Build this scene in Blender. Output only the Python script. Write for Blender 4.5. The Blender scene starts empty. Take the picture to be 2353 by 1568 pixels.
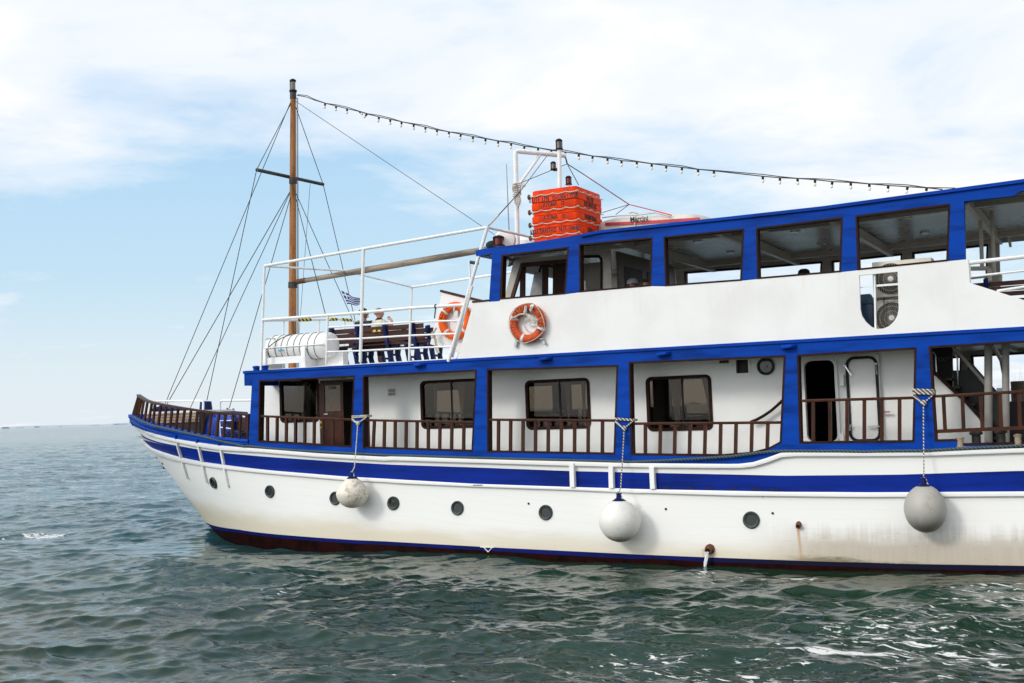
import bpy, bmesh, math, random
import numpy as np
from mathutils import Vector, Matrix
from mathutils.geometry import tessellate_polygon
random.seed(7)
SC = bpy.context.scene
COL = SC.collection
rad = math.radians

# ------------------------------------------------------------------ camera
F, CX, CY = 2650.0, 1176.0, 784.0          # survey units of the photograph (2352 x 1568)
YAW, PIT, ROL = rad(27.8), rad(3.42), rad(-2.0)
RM = Matrix.Rotation(YAW, 3, 'Z') @ Matrix.Rotation(math.pi/2 + PIT, 3, 'X') @ Matrix.Rotation(ROL, 3, 'Z')
CAM = Vector((0, -20.51, 2.9))
cd = bpy.data.cameras.new('camera'); cam = bpy.data.objects.new('camera', cd); COL.objects.link(cam)
cam.matrix_world = Matrix.Translation(CAM) @ RM.to_4x4()
cd.sensor_width = 36.0; cd.lens = 36.0*F/2352.0
cd.clip_start = 0.1; cd.clip_end = 60000
SC.camera = cam

# ------------------------------------------------------------------ sky and sun
SUN_EL, SUN_AZ = 31.0, 210.0       # compass-like azimuth of the sun, clockwise from +Y
sdir = Vector((math.sin(rad(SUN_AZ))*math.cos(rad(SUN_EL)), math.cos(rad(SUN_AZ))*math.cos(rad(SUN_EL)), math.sin(rad(SUN_EL))))
W = bpy.data.worlds.new('World'); SC.world = W; W.use_nodes = True
nt = W.node_tree; nt.nodes.clear()
def N(t, typ, **k):
    n = t.nodes.new(typ)
    for a, b in k.items():
        if a == 'inp':
            for i, v in b.items(): n.inputs[i].default_value = v
        else: setattr(n, a, b)
    return n
def mathn(t, op, a, b=None, c=None, clamp=False):
    n = t.nodes.new('ShaderNodeMath'); n.operation = op; n.use_clamp = clamp
    for i, v in enumerate((a, b, c)):
        if v is None: continue
        if isinstance(v, (int, float)): n.inputs[i].default_value = v
        else: t.links.new(v, n.inputs[i])
    return n.outputs[0]
def ramp(t, fac, stops, interp='EASE'):
    n = t.nodes.new('ShaderNodeValToRGB'); n.color_ramp.interpolation = interp
    e = n.color_ramp.elements
    while len(e) < len(stops): e.new(0.5)
    for i, (p, c) in enumerate(stops):
        e[i].position = p; e[i].color = (*c, 1) if len(c) == 3 else c
    t.links.new(fac, n.inputs[0]); return n.outputs[0]
def mixc(t, fac, a, b, typ='MIX'):
    n = t.nodes.new('ShaderNodeMix'); n.data_type = 'RGBA'; n.blend_type = typ
    for s, v in ((n.inputs[0], fac), (n.inputs[6], a), (n.inputs[7], b)):
        if isinstance(v, (int, float)): s.default_value = v
        elif isinstance(v, tuple): s.default_value = (*v, 1) if len(v) == 3 else v
        else: t.links.new(v, s)
    return n.outputs[2]
sky = N(nt, 'ShaderNodeTexSky', sky_type='NISHITA', sun_disc=False, sun_elevation=rad(SUN_EL), sun_rotation=rad(SUN_AZ), altitude=0, air_density=1.0, dust_density=0.8, ozone_density=1.5)
tc = N(nt, 'ShaderNodeTexCoord'); sp = N(nt, 'ShaderNodeSeparateXYZ'); nt.links.new(tc.outputs['Generated'], sp.inputs[0])
zz = mathn(nt, 'MAXIMUM', sp.outputs[2], 0.0)
den = mathn(nt, 'ADD', zz, 0.10)
cb = N(nt, 'ShaderNodeCombineXYZ')
nt.links.new(mathn(nt, 'DIVIDE', sp.outputs[0], den), cb.inputs[0]); nt.links.new(mathn(nt, 'DIVIDE', sp.outputs[1], den), cb.inputs[1])
n1 = N(nt, 'ShaderNodeTexNoise', inp={'Scale': 0.55, 'Detail': 7.0, 'Roughness': 0.52, 'Distortion': 0.3}); nt.links.new(cb.outputs[0], n1.inputs['Vector'])
n2 = N(nt, 'ShaderNodeTexNoise', inp={'Scale': 1.7, 'Detail': 6.0, 'Roughness': 0.6, 'Distortion': 0.2}); nt.links.new(cb.outputs[0], n2.inputs['Vector'])
# thicker cloud overhead, a clearer belt low in the sky (more to the left of the boat)
az = mathn(nt, 'ADD', mathn(nt, 'MULTIPLY', sp.outputs[0], 0.80), 0.62)
elev = ramp(nt, zz, [(0.0, (0.02,)*3), (0.06, (0.02,)*3), (0.14, (0.0,)*3), (0.20, (0.20,)*3), (0.25, (0.38,)*3), (0.34, (0.44,)*3), (0.55, (0.24,)*3), (1.0, (0.22,)*3)], 'LINEAR')
dens = mathn(nt, 'ADD', mathn(nt, 'ADD', mathn(nt, 'MULTIPLY', n1.outputs[0], 1.25), mathn(nt, 'ADD', mathn(nt, 'MULTIPLY', n2.outputs[0], 0.85), -0.525)), mathn(nt, 'ADD', elev, mathn(nt, 'MULTIPLY', az, 0.50)))
cl = ramp(nt, dens, [(0.66, (0, 0, 0)), (0.84, (0.62, 0.62, 0.62)), (1.06, (1, 1, 1))], 'LINEAR')
blue = ramp(nt, zz, [(0.0, (8.0, 8.8, 9.5)), (0.05, (7.4, 8.5, 9.3)), (0.12, (5.7, 7.8, 9.3)), (0.20, (5.0, 7.4, 9.5)), (0.35, (3.4, 6.0, 9.0)), (1.0, (1.9, 4.0, 7.6))], 'LINEAR')
skyc = mixc(nt, 0.85, sky.outputs[0], blue)
n3 = N(nt, 'ShaderNodeTexNoise', inp={'Scale': 1.1, 'Detail': 8.0, 'Roughness': 0.55, 'Distortion': 0.5}); nt.links.new(cb.outputs[0], n3.inputs['Vector'])
ccol = ramp(nt, n3.outputs[0], [(0.36, (6.7, 7.9, 9.4)), (0.49, (8.5, 9.0, 9.7)), (0.62, (9.7, 9.7, 9.8))])
final = mixc(nt, cl, skyc, ccol)
# thin-cloud glow round the veiled sun behind the camera, added to fill shaded decks
dt = N(nt, 'ShaderNodeVectorMath', operation='DOT_PRODUCT'); nt.links.new(tc.outputs['Generated'], dt.inputs[0]); dt.inputs[1].default_value = sdir
gl_ = mathn(nt, 'MULTIPLY', mathn(nt, 'POWER', mathn(nt, 'MAXIMUM', dt.outputs['Value'], 0.0), 5.0), 13.0)
gv = N(nt, 'ShaderNodeVectorMath', operation='SCALE'); gv.inputs[0].default_value = (1.0, 0.97, 0.92); nt.links.new(gl_, gv.inputs['Scale'])
ga = N(nt, 'ShaderNodeVectorMath', operation='ADD'); nt.links.new(final, ga.inputs[0]); nt.links.new(gv.outputs[0], ga.inputs[1])
bg = N(nt, 'ShaderNodeBackground', inp={1: 0.102}); nt.links.new(ga.outputs[0], bg.inputs[0])
wo = N(nt, 'ShaderNodeOutputWorld'); nt.links.new(bg.outputs[0], wo.inputs[0])
sl = bpy.data.lights.new('sun', 'SUN'); sl.energy = 1.35; sl.angle = rad(12); sl.color = (1, 0.95, 0.88)
so = bpy.data.objects.new('sun', sl); COL.objects.link(so)
so.rotation_euler = (-sdir).to_track_quat('-Z', 'Y').to_euler(); so.location = (0, 0, 40)
SC.view_settings.view_transform = 'Standard'; SC.view_settings.look = 'None'
SC.view_settings.exposure = 0.06; SC.view_settings.gamma = 1.0; SC.view_settings.use_curve_mapping = False

# ------------------------------------------------------------------ survey helpers
Z1=(450,1050,2.353); FB=(900,950,2.614); FL=(1700,450,2.24); Z4=(1750,850,2.353); Z5=(2700,650,2.224)
Z6=(2250,1250,3.136); Z7=(2850,1200,2.591); ZM=(850,250,2.046); W1=(900,1330,2.614); H2=(450,1550,2.353)
H3=(1400,1600,2.353); H4=(2300,1600,2.614); H5=(2900,1600,1.733); DG=(2180,740,5.348); BW=(470,1430,4.802)
R6=(3380,1230,3.646); R5=(3500,650,3.267); WH=(1780,880,3.677); PP=(1280,1120,6.536); LB=(1500,1050,3.922); DD=(0,0,1/1.598)
def px(z, x, y): return ((z[0]+x/z[2])/1.598, (z[1]+y/z[2])/1.598)
def ray(z, x, y):
    a, b = px(z, x, y); return RM @ Vector(((a-CX)/F, -(b-CY)/F, -1.0))
def onY(z, x, y, Y=0.0):
    d = ray(z, x, y); return CAM + d*((Y-CAM.y)/d.y)
def onX(z, x, y, X):
    d = ray(z, x, y); return CAM + d*((X-CAM.x)/d.x)
def onZ(z, x, y, Zv):
    d = ray(z, x, y); return CAM + d*((Zv-CAM.z)/d.z)

# ------------------------------------------------------------------ materials
MATS = {}
def srgb(r, g, b):
    f = lambda c: (c/255/12.92 if c/255 <= .04045 else ((c/255+.055)/1.055)**2.4)
    return (f(r), f(g), f(b))
def material(name, col, rough=0.5, var=0.12, scale=6.0, bump=0.0, bscale=40.0, metal=0.0, stretch=(1,1,1), col2=None, spec=0.5, detail=5.0):
    m = bpy.data.materials.new(name); m.use_nodes = True; t = m.node_tree
    b = t.nodes['Principled BSDF']; b.inputs['Roughness'].default_value = rough; b.inputs['Metallic'].default_value = metal
    b.inputs['Specular IOR Level'].default_value = spec
    tcn = N(t, 'ShaderNodeTexCoord'); mp = N(t, 'ShaderNodeMapping'); mp.inputs['Scale'].default_value = stretch
    t.links.new(tcn.outputs['Object'], mp.inputs[0])
    nz = N(t, 'ShaderNodeTexNoise', inp={'Scale': scale, 'Detail': detail, 'Roughness': 0.6}); t.links.new(mp.outputs[0], nz.inputs['Vector'])
    dark = col2 if col2 else tuple(c*(1-var*2) for c in col); lite = tuple(min(1, c*(1+var)) for c in col)
    c = ramp(t, nz.outputs[0], [(0.32, dark), (0.55, col), (0.75, lite)])
    t.links.new(c, b.inputs['Base Color'])
    rr = mathn(t, 'ADD', mathn(t, 'MULTIPLY', nz.outputs[0], 0.2), rough-0.1, clamp=True); t.links.new(rr, b.inputs['Roughness'])
    if bump:
        nb = N(t, 'ShaderNodeTexNoise', inp={'Scale': bscale, 'Detail': 3.0}); t.links.new(mp.outputs[0], nb.inputs['Vector'])
        bn = N(t, 'ShaderNodeBump', inp={'Strength': bump, 'Distance': 0.02}); t.links.new(nb.outputs[0], bn.inputs['Height']); t.links.new(bn.outputs[0], b.inputs['Normal'])
    MATS[name] = m; return m
M = MATS
material('white_paint', (0.80, 0.795, 0.77), 0.42, 0.02, 1.3, 0.05, 6, stretch=(1,1,1))
material('cabin_white', (0.82, 0.815, 0.79), 0.35, 0.03, 1.5, 0.05, 5)
material('rail_white', (0.82, 0.82, 0.80), 0.30, 0.04, 9)
material('blue_paint', (0.002, 0.049, 0.34), 0.5, 0.20, 2.6, 0.10, 14, stretch=(0.35,1,2.2), spec=0.07)
material('stripe_blue', (0.002, 0.020, 0.225), 0.5, 0.2, 2.0, 0.10, 12, stretch=(0.25,1,3), spec=0.07)
material('dark_blue', (0.003, 0.012, 0.085), 0.5, 0.15, 4, spec=0.2)
material('bottom_red', (0.016, 0.0028, 0.0025), 0.75, 0.35, 3, 0.2, 20, spec=0.05)
material('varnish', (0.060, 0.019, 0.010), 0.35, 0.30, 9, 0.12, 30, stretch=(1,1,0.25), col2=(0.018,0.008,0.006), spec=0.2)
material('rail_wood', (0.058, 0.018, 0.008), 0.42, 0.35, 7, 0.15, 30, stretch=(1,1,0.25), col2=(0.022,0.010,0.007), spec=0.15)
material('trim_brown', (0.028, 0.010, 0.007), 0.6, 0.3, 6, spec=0.12)
material('mast_wood', (0.42, 0.185, 0.07), 0.7, 0.25, 9, 0.4, 20, stretch=(1,1,0.12), col2=(0.17,0.085,0.035), spec=0.2)
material('boom_wood', (0.33, 0.27, 0.21), 0.7, 0.25, 7, 0.4, 18, stretch=(0.12,1,1), col2=(0.10,0.075,0.06))
material('bench_wood', (0.060, 0.022, 0.014), 0.55, 0.3, 6, 0.15, 25, stretch=(0.2,1,1), col2=(0.025,0.011,0.008), spec=0.2)
material('pale_wood', (0.36, 0.27, 0.20), 0.6, 0.2, 5, 0.2, 25, stretch=(0.2,1,1))
material('black_metal', (0.009, 0.009, 0.010), 0.5, 0.3, 10, spec=0.2)
material('dark_iron', (0.045, 0.040, 0.036), 0.55, 0.4, 8, 0.3, 30)
material('pillar_grey', (0.30, 0.285, 0.26), 0.5, 0.06, 4, spec=0.2)
material('steel', (0.55, 0.55, 0.54), 0.25, 0.15, 10, metal=0.9)
material('bronze_green', (0.030, 0.050, 0.046), 0.5, 0.35, 25, 0.3, 60)
material('dark_glass', (0.006, 0.008, 0.008), 0.08, 0.2, 4)
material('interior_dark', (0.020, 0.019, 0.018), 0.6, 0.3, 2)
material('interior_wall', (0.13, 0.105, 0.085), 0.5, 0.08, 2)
material('ceiling_paint', (0.27, 0.26, 0.25), 0.28, 0.06, 1.2, 0.03, 3)
material('beam_paint', (0.46, 0.42, 0.36), 0.4, 0.06, 3)
material('deck_paint', (0.45, 0.45, 0.44), 0.6, 0.12, 3, 0.1, 30)
material('orange_float', (0.84, 0.058, 0.006), 0.6, 0.10, 5, 0.1, 25, col2=(0.60,0.040,0.008), spec=0.12)
material('buoy_orange', (0.86, 0.115, 0.006), 0.5, 0.08, 5, spec=0.2)
material('buoy_faded', (0.60, 0.09, 0.022), 0.6, 0.15, 6, col2=(0.42,0.06,0.02), spec=0.2)
material('buoy_tape', (0.68, 0.67, 0.66), 0.35, 0.1, 9)
material('rope_white', (0.60, 0.56, 0.48), 0.8, 0.25, 30, 0.5, 120)
material('rope_dark', (0.035, 0.032, 0.030), 0.7, 0.25, 30)
material('letter_black', (0.018, 0.014, 0.012), 0.6, 0.5, 40)
material('letter_cream', (0.75, 0.70, 0.62), 0.6, 0.2, 30)
material('canister_white', (0.80, 0.79, 0.76), 0.35, 0.03, 3)
material('fender_clean', (0.74, 0.71, 0.65), 0.45, 0.05, 3.5, 0.25, 60)
material('skin', (0.55, 0.27, 0.18), 0.55, 0.08, 8)
material('skin_tan', (0.30, 0.13, 0.085), 0.55, 0.08, 8)
material('hair_dark', (0.020, 0.018, 0.018), 0.7, 0.4, 60)
material('hair_blond', (0.28, 0.17, 0.085), 0.7, 0.35, 60)
material('navy_cloth', (0.016, 0.022, 0.045), 0.85, 0.2, 12)
material('pale_cloth', (0.60, 0.56, 0.48), 0.85, 0.25, 9, col2=(0.22,0.28,0.20))
material('grey_cloth', (0.35, 0.35, 0.36), 0.85, 0.1, 12)
material('black_cloth', (0.012, 0.012, 0.014), 0.85, 0.2, 12)
material('flag_blue', (0.006, 0.030, 0.20), 0.8, 0.06, 12)
material('flag_white', (0.60, 0.62, 0.67), 0.8, 0.03, 12)
material('tarp_blue', (0.010, 0.055, 0.42), 0.5, 0.3, 6, 0.4, 9)
material('dinghy_fabric', (0.62, 0.58, 0.52), 0.5, 0.06, 4)
material('dinghy_red', (0.50, 0.025, 0.045), 0.45, 0.15, 6)
material('ac_cream', (0.66, 0.62, 0.52), 0.45, 0.05, 4)
material('ac_dark', (0.035, 0.032, 0.026), 0.6, 0.2, 10)
material('bin_blue', (0.022, 0.060, 0.13), 0.4, 0.12, 5)
material('bin_lid', (0.030, 0.085, 0.14), 0.4, 0.12, 5)
material('yellow', (0.70, 0.50, 0.03), 0.5, 0.1, 9)
material('red_lens', (0.22, 0.008, 0.012), 0.15, 0.2, 8)
material('clear_lens', (0.20, 0.18, 0.14), 0.12, 0.1, 8)
material('bulb_glass', (0.80, 0.76, 0.62), 0.15, 0.06, 20)
material('rust', (0.13, 0.055, 0.024), 0.8, 0.5, 18, 0.5, 40, col2=(0.05,0.022,0.012))
material('curtain', (0.85, 0.80, 0.72), 0.9, 0.15, 14, stretch=(4,4,0.4))
material('exit_sign', (0.030, 0.032, 0.032), 0.6, 0.1, 9)
material('exit_letter', (0.16, 0.17, 0.17), 0.6, 0.1, 9)
material('far_ship_white', (0.72, 0.72, 0.72), 0.6, 0.05, 1)
material('far_ship_red', (0.40, 0.16, 0.13), 0.6, 0.1, 1)
material('far_ship_blue', (0.14, 0.22, 0.28), 0.6, 0.1, 1)
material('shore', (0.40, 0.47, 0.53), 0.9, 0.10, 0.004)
material('blue_label', (0.10, 0.42, 0.62), 0.5, 0.1, 9)
material('wet_water', (0.75, 0.78, 0.78), 0.1, 0.2, 40)

def fancy_hull():
    # white topsides: yellow-brown growth above the waterline, grey smears towards the stern, two rust runs
    m = bpy.data.materials.new('hull_white'); m.use_nodes = True; t = m.node_tree; b = t.nodes['Principled BSDF']; b.inputs['Specular IOR Level'].default_value = 0.18
    g = N(t, 'ShaderNodeNewGeometry'); s = N(t, 'ShaderNodeSeparateXYZ'); t.links.new(g.outputs['Position'], s.inputs[0]); X, Y, Zc = s.outputs
    mp = N(t, 'ShaderNodeMapping'); mp.inputs['Scale'].default_value = (0.35, 1, 2.0); t.links.new(g.outputs['Position'], mp.inputs[0])
    a = N(t, 'ShaderNodeTexNoise', inp={'Scale': 1.6, 'Detail': 6.0, 'Roughness': 0.65}); t.links.new(mp.outputs[0], a.inputs['Vector'])
    f = N(t, 'ShaderNodeTexNoise', inp={'Scale': 16.0, 'Detail': 5.0, 'Roughness': 0.7}); t.links.new(mp.outputs[0], f.inputs['Vector'])
    mv = N(t, 'ShaderNodeMapping'); mv.inputs['Scale'].default_value = (7, 1, 0.35); t.links.new(g.outputs['Position'], mv.inputs[0])
    v = N(t, 'ShaderNodeTexNoise', inp={'Scale': 1.8, 'Detail': 4.0}); t.links.new(mv.outputs[0], v.inputs['Vector'])
    # boot-top height rises towards the bow
    wl = mathn(t, 'MULTIPLY', mathn(t, 'MAXIMUM', mathn(t, 'MULTIPLY', mathn(t, 'ADD', X, 9.0), -1.0), 0.0), 0.045)
    h = mathn(t, 'SUBTRACT', mathn(t, 'SUBTRACT', Zc, wl), mathn(t, 'MULTIPLY', mathn(t, 'SUBTRACT', a.outputs[0], 0.5), 0.45))
    low = ramp(t, h, [(0.10, (1,)*3), (0.55, (0,)*3)])
    base = mixc(t, mathn(t, 'MULTIPLY', f.outputs[0], 0.10), (0.80, 0.795, 0.765), (0.70, 0.69, 0.66))
    c1 = mixc(t, mathn(t, 'MULTIPLY', low, 0.62), base, (0.55, 0.46, 0.28))
    sx = ramp(t, mathn(t, 'ADD', mathn(t, 'MULTIPLY', X, 0.2), 1.9), [(0.62, (0,)*3), (1.0, (1,)*3)])      # X -6.4 .. -4.5
    sz = ramp(t, mathn(t, 'ADD', h, mathn(t, 'MULTIPLY', v.outputs[0], 0.4)), [(0.55, (1,)*3), (1.0, (0,)*3)])
    gm = mathn(t, 'MULTIPLY', mathn(t, 'MULTIPLY', sx, sz), mathn(t, 'ADD', mathn(t, 'MULTIPLY', v.outputs[0], 0.40), 0.60))
    c2 = mixc(t, gm, c1, (0.42, 0.36, 0.29))
    sp2 = ramp(t, f.outputs[0], [(0.63, (0,)*3), (0.70, (1,)*3)])
    c3 = mixc(t, mathn(t, 'MULTIPLY', mathn(t, 'MULTIPLY', sp2, gm), 0.9), c2, (0.14, 0.11, 0.08))
    sc = ramp(t, mathn(t, 'ADD', h, mathn(t, 'MULTIPLY', f.outputs[0], 0.16)), [(0.13, (1,)*3), (0.24, (0,)*3)])
    c4 = mixc(t, mathn(t, 'MULTIPLY', mathn(t, 'MULTIPLY', sc, sx), 0.8), c3, (0.12, 0.10, 0.035))
    RUST = [(onY(H4, 1650, 850, -0.02), 0.045, 0.85), (onY(H4, 1300, 545, -0.06), 0.030, 0.12), (onY(H4, 800, 1080, -.06), 0.16, 0.28)]
    out = c4
    for p, w, L in RUST:
        dx = mathn(t, 'ABSOLUTE', mathn(t, 'ADD', mathn(t, 'SUBTRACT', X, p.x), mathn(t, 'MULTIPLY', mathn(t, 'SUBTRACT', Zc, p.z), 0.09)))
        dz = mathn(t, 'SUBTRACT', p.z, Zc)
        k = mathn(t, 'SUBTRACT', 1.0, mathn(t, 'DIVIDE', dx, mathn(t, 'ADD', w*0.6, mathn(t, 'MULTIPLY', v.outputs[0], w*0.8))), clamp=True)
        e = mathn(t, 'MULTIPLY', mathn(t, 'GREATER_THAN', dz, 0.0), mathn(t, 'SUBTRACT', 1.0, mathn(t, 'DIVIDE', dz, L), clamp=True))
        out = mixc(t, mathn(t, 'MULTIPLY', mathn(t, 'MULTIPLY', k, e), 0.95), out, (0.42, 0.19, 0.03))
    sm = mathn(t, 'FRACT', mathn(t, 'DIVIDE', mathn(t, 'ADD', mathn(t, 'SUBTRACT', Zc, mathn(t, 'MULTIPLY', wl, 2.2)), mathn(t, 'MULTIPLY', a.outputs[0], 0.012)), 0.165))
    seam = ramp(t, sm, [(0.0, (0,)*3), (0.05, (1,)*3), (0.95, (1,)*3), (1.0, (0,)*3)], 'LINEAR')
    out = mixc(t, mathn(t, 'MULTIPLY', mathn(t, 'SUBTRACT', 1.0, seam), mathn(t, 'MULTIPLY', f.outputs[0], 0.22)), out, (0.45, 0.42, 0.36))
    t.links.new(out, b.inputs['Base Color'])
    t.links.new(mathn(t, 'ADD', mathn(t, 'MULTIPLY', a.outputs[0], 0.2), 0.45), b.inputs['Roughness'])
    hb = mathn(t, 'ADD', a.outputs[0], mathn(t, 'MULTIPLY', seam, 0.12))
    bn = N(t, 'ShaderNodeBump', inp={'Strength': 0.12, 'Distance': 0.03}); t.links.new(hb, bn.inputs['Height']); t.links.new(bn.outputs[0], b.inputs['Normal'])
    M['hull_white'] = m
fancy_hull()
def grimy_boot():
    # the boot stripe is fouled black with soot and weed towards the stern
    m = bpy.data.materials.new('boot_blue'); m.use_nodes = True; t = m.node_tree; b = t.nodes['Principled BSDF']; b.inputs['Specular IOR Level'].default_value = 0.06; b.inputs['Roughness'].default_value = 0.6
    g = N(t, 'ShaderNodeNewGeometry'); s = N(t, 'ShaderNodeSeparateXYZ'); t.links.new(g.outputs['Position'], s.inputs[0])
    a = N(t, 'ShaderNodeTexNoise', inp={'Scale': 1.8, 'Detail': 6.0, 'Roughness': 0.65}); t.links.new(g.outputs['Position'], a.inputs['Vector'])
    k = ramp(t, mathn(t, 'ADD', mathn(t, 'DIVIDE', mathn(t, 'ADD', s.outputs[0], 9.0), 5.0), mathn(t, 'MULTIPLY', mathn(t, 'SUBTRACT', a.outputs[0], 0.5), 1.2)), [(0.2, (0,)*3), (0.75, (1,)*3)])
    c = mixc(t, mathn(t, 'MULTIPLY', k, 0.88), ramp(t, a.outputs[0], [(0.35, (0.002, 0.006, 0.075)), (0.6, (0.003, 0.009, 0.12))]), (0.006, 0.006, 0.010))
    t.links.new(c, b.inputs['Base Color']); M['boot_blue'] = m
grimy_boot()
def fancy_panel():
    m = bpy.data.materials.new('panel_white'); m.use_nodes = True; t = m.node_tree; b = t.nodes['Principled BSDF']; b.inputs['Specular IOR Level'].default_value = 0.25
    g = N(t, 'ShaderNodeNewGeometry'); s = N(t, 'ShaderNodeSeparateXYZ'); t.links.new(g.outputs['Position'], s.inputs[0]); X, Y, Zc = s.outputs
    mv = N(t, 'ShaderNodeMapping'); mv.inputs['Scale'].default_value = (4, 1, 0.22); t.links.new(g.outputs['Position'], mv.inputs[0])
    v = N(t, 'ShaderNodeTexNoise', inp={'Scale': 2.2, 'Detail': 5.0, 'Roughness': 0.65}); t.links.new(mv.outputs[0], v.inputs['Vector'])
    a = N(t, 'ShaderNodeTexNoise', inp={'Scale': 0.9, 'Detail': 5.0}); t.links.new(g.outputs['Position'], a.inputs['Vector'])
    f = N(t, 'ShaderNodeTexNoise', inp={'Scale': 7.0, 'Detail': 6.0, 'Roughness': 0.7}); t.links.new(g.outputs['Position'], f.inputs['Vector'])
    c = ramp(t, a.outputs[0], [(0.35, (0.76, 0.75, 0.73)), (0.6, (0.82, 0.815, 0.80))])
    dr = mathn(t, 'MULTIPLY', ramp(t, v.outputs[0], [(0.56, (0,)*3), (0.72, (1,)*3)]), ramp(t, mathn(t, 'SUBTRACT', Zc, 4.0), [(0.3, (0.15,)*3), (1.0, (1,)*3)]))
    c = mixc(t, mathn(t, 'MULTIPLY', dr, 0.13), c, (0.50, 0.42, 0.30))
    ch = ramp(t, f.outputs[0], [(0.715, (0,)*3), (0.735, (1,)*3)]); c = mixc(t, mathn(t, 'MULTIPLY', ch, 0.45), c, (0.58, 0.52, 0.40))
    sm = mathn(t, 'FRACT', mathn(t, 'DIVIDE', X, 2.44)); se = ramp(t, sm, [(0.0, (0,)*3), (0.006, (1,)*3)], 'LINEAR')
    c = mixc(t, mathn(t, 'MULTIPLY', mathn(t, 'SUBTRACT', 1.0, se), 0.14), c, (0.5, 0.48, 0.44))
    t.links.new(c, b.inputs['Base Color']); b.inputs['Roughness'].default_value = 0.45
    bn = N(t, 'ShaderNodeBump', inp={'Strength': 0.25, 'Distance': 0.05}); t.links.new(mathn(t, 'ADD', a.outputs[0], mathn(t, 'MULTIPLY', se, 0.05)), bn.inputs['Height']); t.links.new(bn.outputs[0], b.inputs['Normal'])
    M['panel_white'] = m
fancy_panel()
def fender_mat(name, base, dirt, lo, hi, speck):
    m = bpy.data.materials.new(name); m.use_nodes = True; t = m.node_tree; b = t.nodes['Principled BSDF']
    tcn = N(t, 'ShaderNodeTexCoord'); s = N(t, 'ShaderNodeSeparateXYZ'); t.links.new(tcn.outputs['Object'], s.inputs[0])
    a = N(t, 'ShaderNodeTexNoise', inp={'Scale': 9.0, 'Detail': 8.0, 'Roughness': 0.75}); t.links.new(tcn.outputs['Object'], a.inputs['Vector'])
    k = N(t, 'ShaderNodeTexNoise', inp={'Scale': 2.4, 'Detail': 4.0}); t.links.new(tcn.outputs['Object'], k.inputs['Vector'])
    h = mathn(t, 'ADD', s.outputs[2], mathn(t, 'MULTIPLY', mathn(t, 'SUBTRACT', a.outputs[0], 0.5), 0.25))
    d = ramp(t, mathn(t, 'ADD', h, 0.6), [(lo+0.6, (1,)*3), (hi+0.6, (0,)*3)])
    sd = mathn(t, 'MULTIPLY', ramp(t, mathn(t, 'ADD', mathn(t, 'ADD', s.outputs[0], mathn(t, 'MULTIPLY', k.outputs[0], 0.2)), 0.5), [(0.58, (0,)*3), (0.72, (1,)*3)]), ramp(t, a.outputs[0], [(0.47, (0,)*3), (0.66, (1,)*3)]))
    c = mixc(t, mathn(t, 'MULTIPLY', sd, speck), base, (0.20, 0.145, 0.08))
    c = mixc(t, mathn(t, 'MULTIPLY', d, 0.85), c, dirt)
    t.links.new(c, b.inputs['Base Color']); b.inputs['Roughness'].default_value = 0.5
    bn = N(t, 'ShaderNodeBump', inp={'Strength': 0.15, 'Distance': 0.01}); t.links.new(a.outputs[0], bn.inputs['Height']); t.links.new(bn.outputs[0], b.inputs['Normal'])
    M[name] = m
fender_mat('fender_scuffed', (0.76, 0.70, 0.59), (0.30, 0.25, 0.16), -0.36, -0.18, 0.75)
fender_mat('fender_white', (0.76, 0.74, 0.69), (0.19, 0.13, 0.055), -0.40, -0.22, 0.18)
fender_mat('fender_grey', (0.40, 0.38, 0.34), (0.13, 0.115, 0.095), -0.34, -0.05, 0.25)
def glass(name, tint, refl=0.10):
    m = bpy.data.materials.new(name); m.use_nodes = True; t = m.node_tree; t.nodes.clear()
    o = N(t, 'ShaderNodeOutputMaterial'); tr = N(t, 'ShaderNodeBsdfTransparent'); tr.inputs[0].default_value = (*tint, 1)
    gl = N(t, 'ShaderNodeBsdfGlossy'); gl.inputs['Roughness'].default_value = 0.03
    fr = N(t, 'ShaderNodeFresnel', inp={0: 1.38}); mx = N(t, 'ShaderNodeMixShader')
    nz = N(t, 'ShaderNodeTexNoise', inp={'Scale': 1.2}); bn = N(t, 'ShaderNodeBump', inp={'Strength': 0.03}); t.links.new(nz.outputs[0], bn.inputs['Height']); t.links.new(bn.outputs[0], gl.inputs['Normal'])
    t.links.new(mathn(t, 'ADD', fr.outputs[0], refl*0.2), mx.inputs[0]); t.links.new(tr.outputs[0], mx.inputs[1]); t.links.new(gl.outputs[0], mx.inputs[2]); t.links.new(mx.outputs[0], o.inputs[0])
    M[name] = m
glass('window_glass', (0.58, 0.54, 0.49), 0.0); glass('clear_glass', (0.86, 0.89, 0.90))
def rope_mat(name, a, b, scale):
    m = bpy.data.materials.new(name); m.use_nodes = True; t = m.node_tree; bs = t.nodes['Principled BSDF']
    tcn = N(t, 'ShaderNodeTexCoord'); wv = N(t, 'ShaderNodeTexWave', wave_type='BANDS', bands_direction='DIAGONAL', inp={'Scale': scale, 'Distortion': 1.0, 'Detail': 2.0})
    t.links.new(tcn.outputs['Object'], wv.inputs['Vector'])
    t.links.new(ramp(t, wv.outputs[1], [(0.35, a), (0.6, b)]), bs.inputs['Base Color']); bs.inputs['Roughness'].default_value = 0.85
    M[name] = m
rope_mat('rope_striped', (0.06, 0.045, 0.04), (0.62, 0.57, 0.48), 9)
rope_mat('rope_green', (0.015, 0.035, 0.045), (0.085, 0.12, 0.12), 9)
rope_mat('tape_striped', (0.02, 0.02, 0.015), (0.75, 0.55, 0.03), 4)

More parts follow.
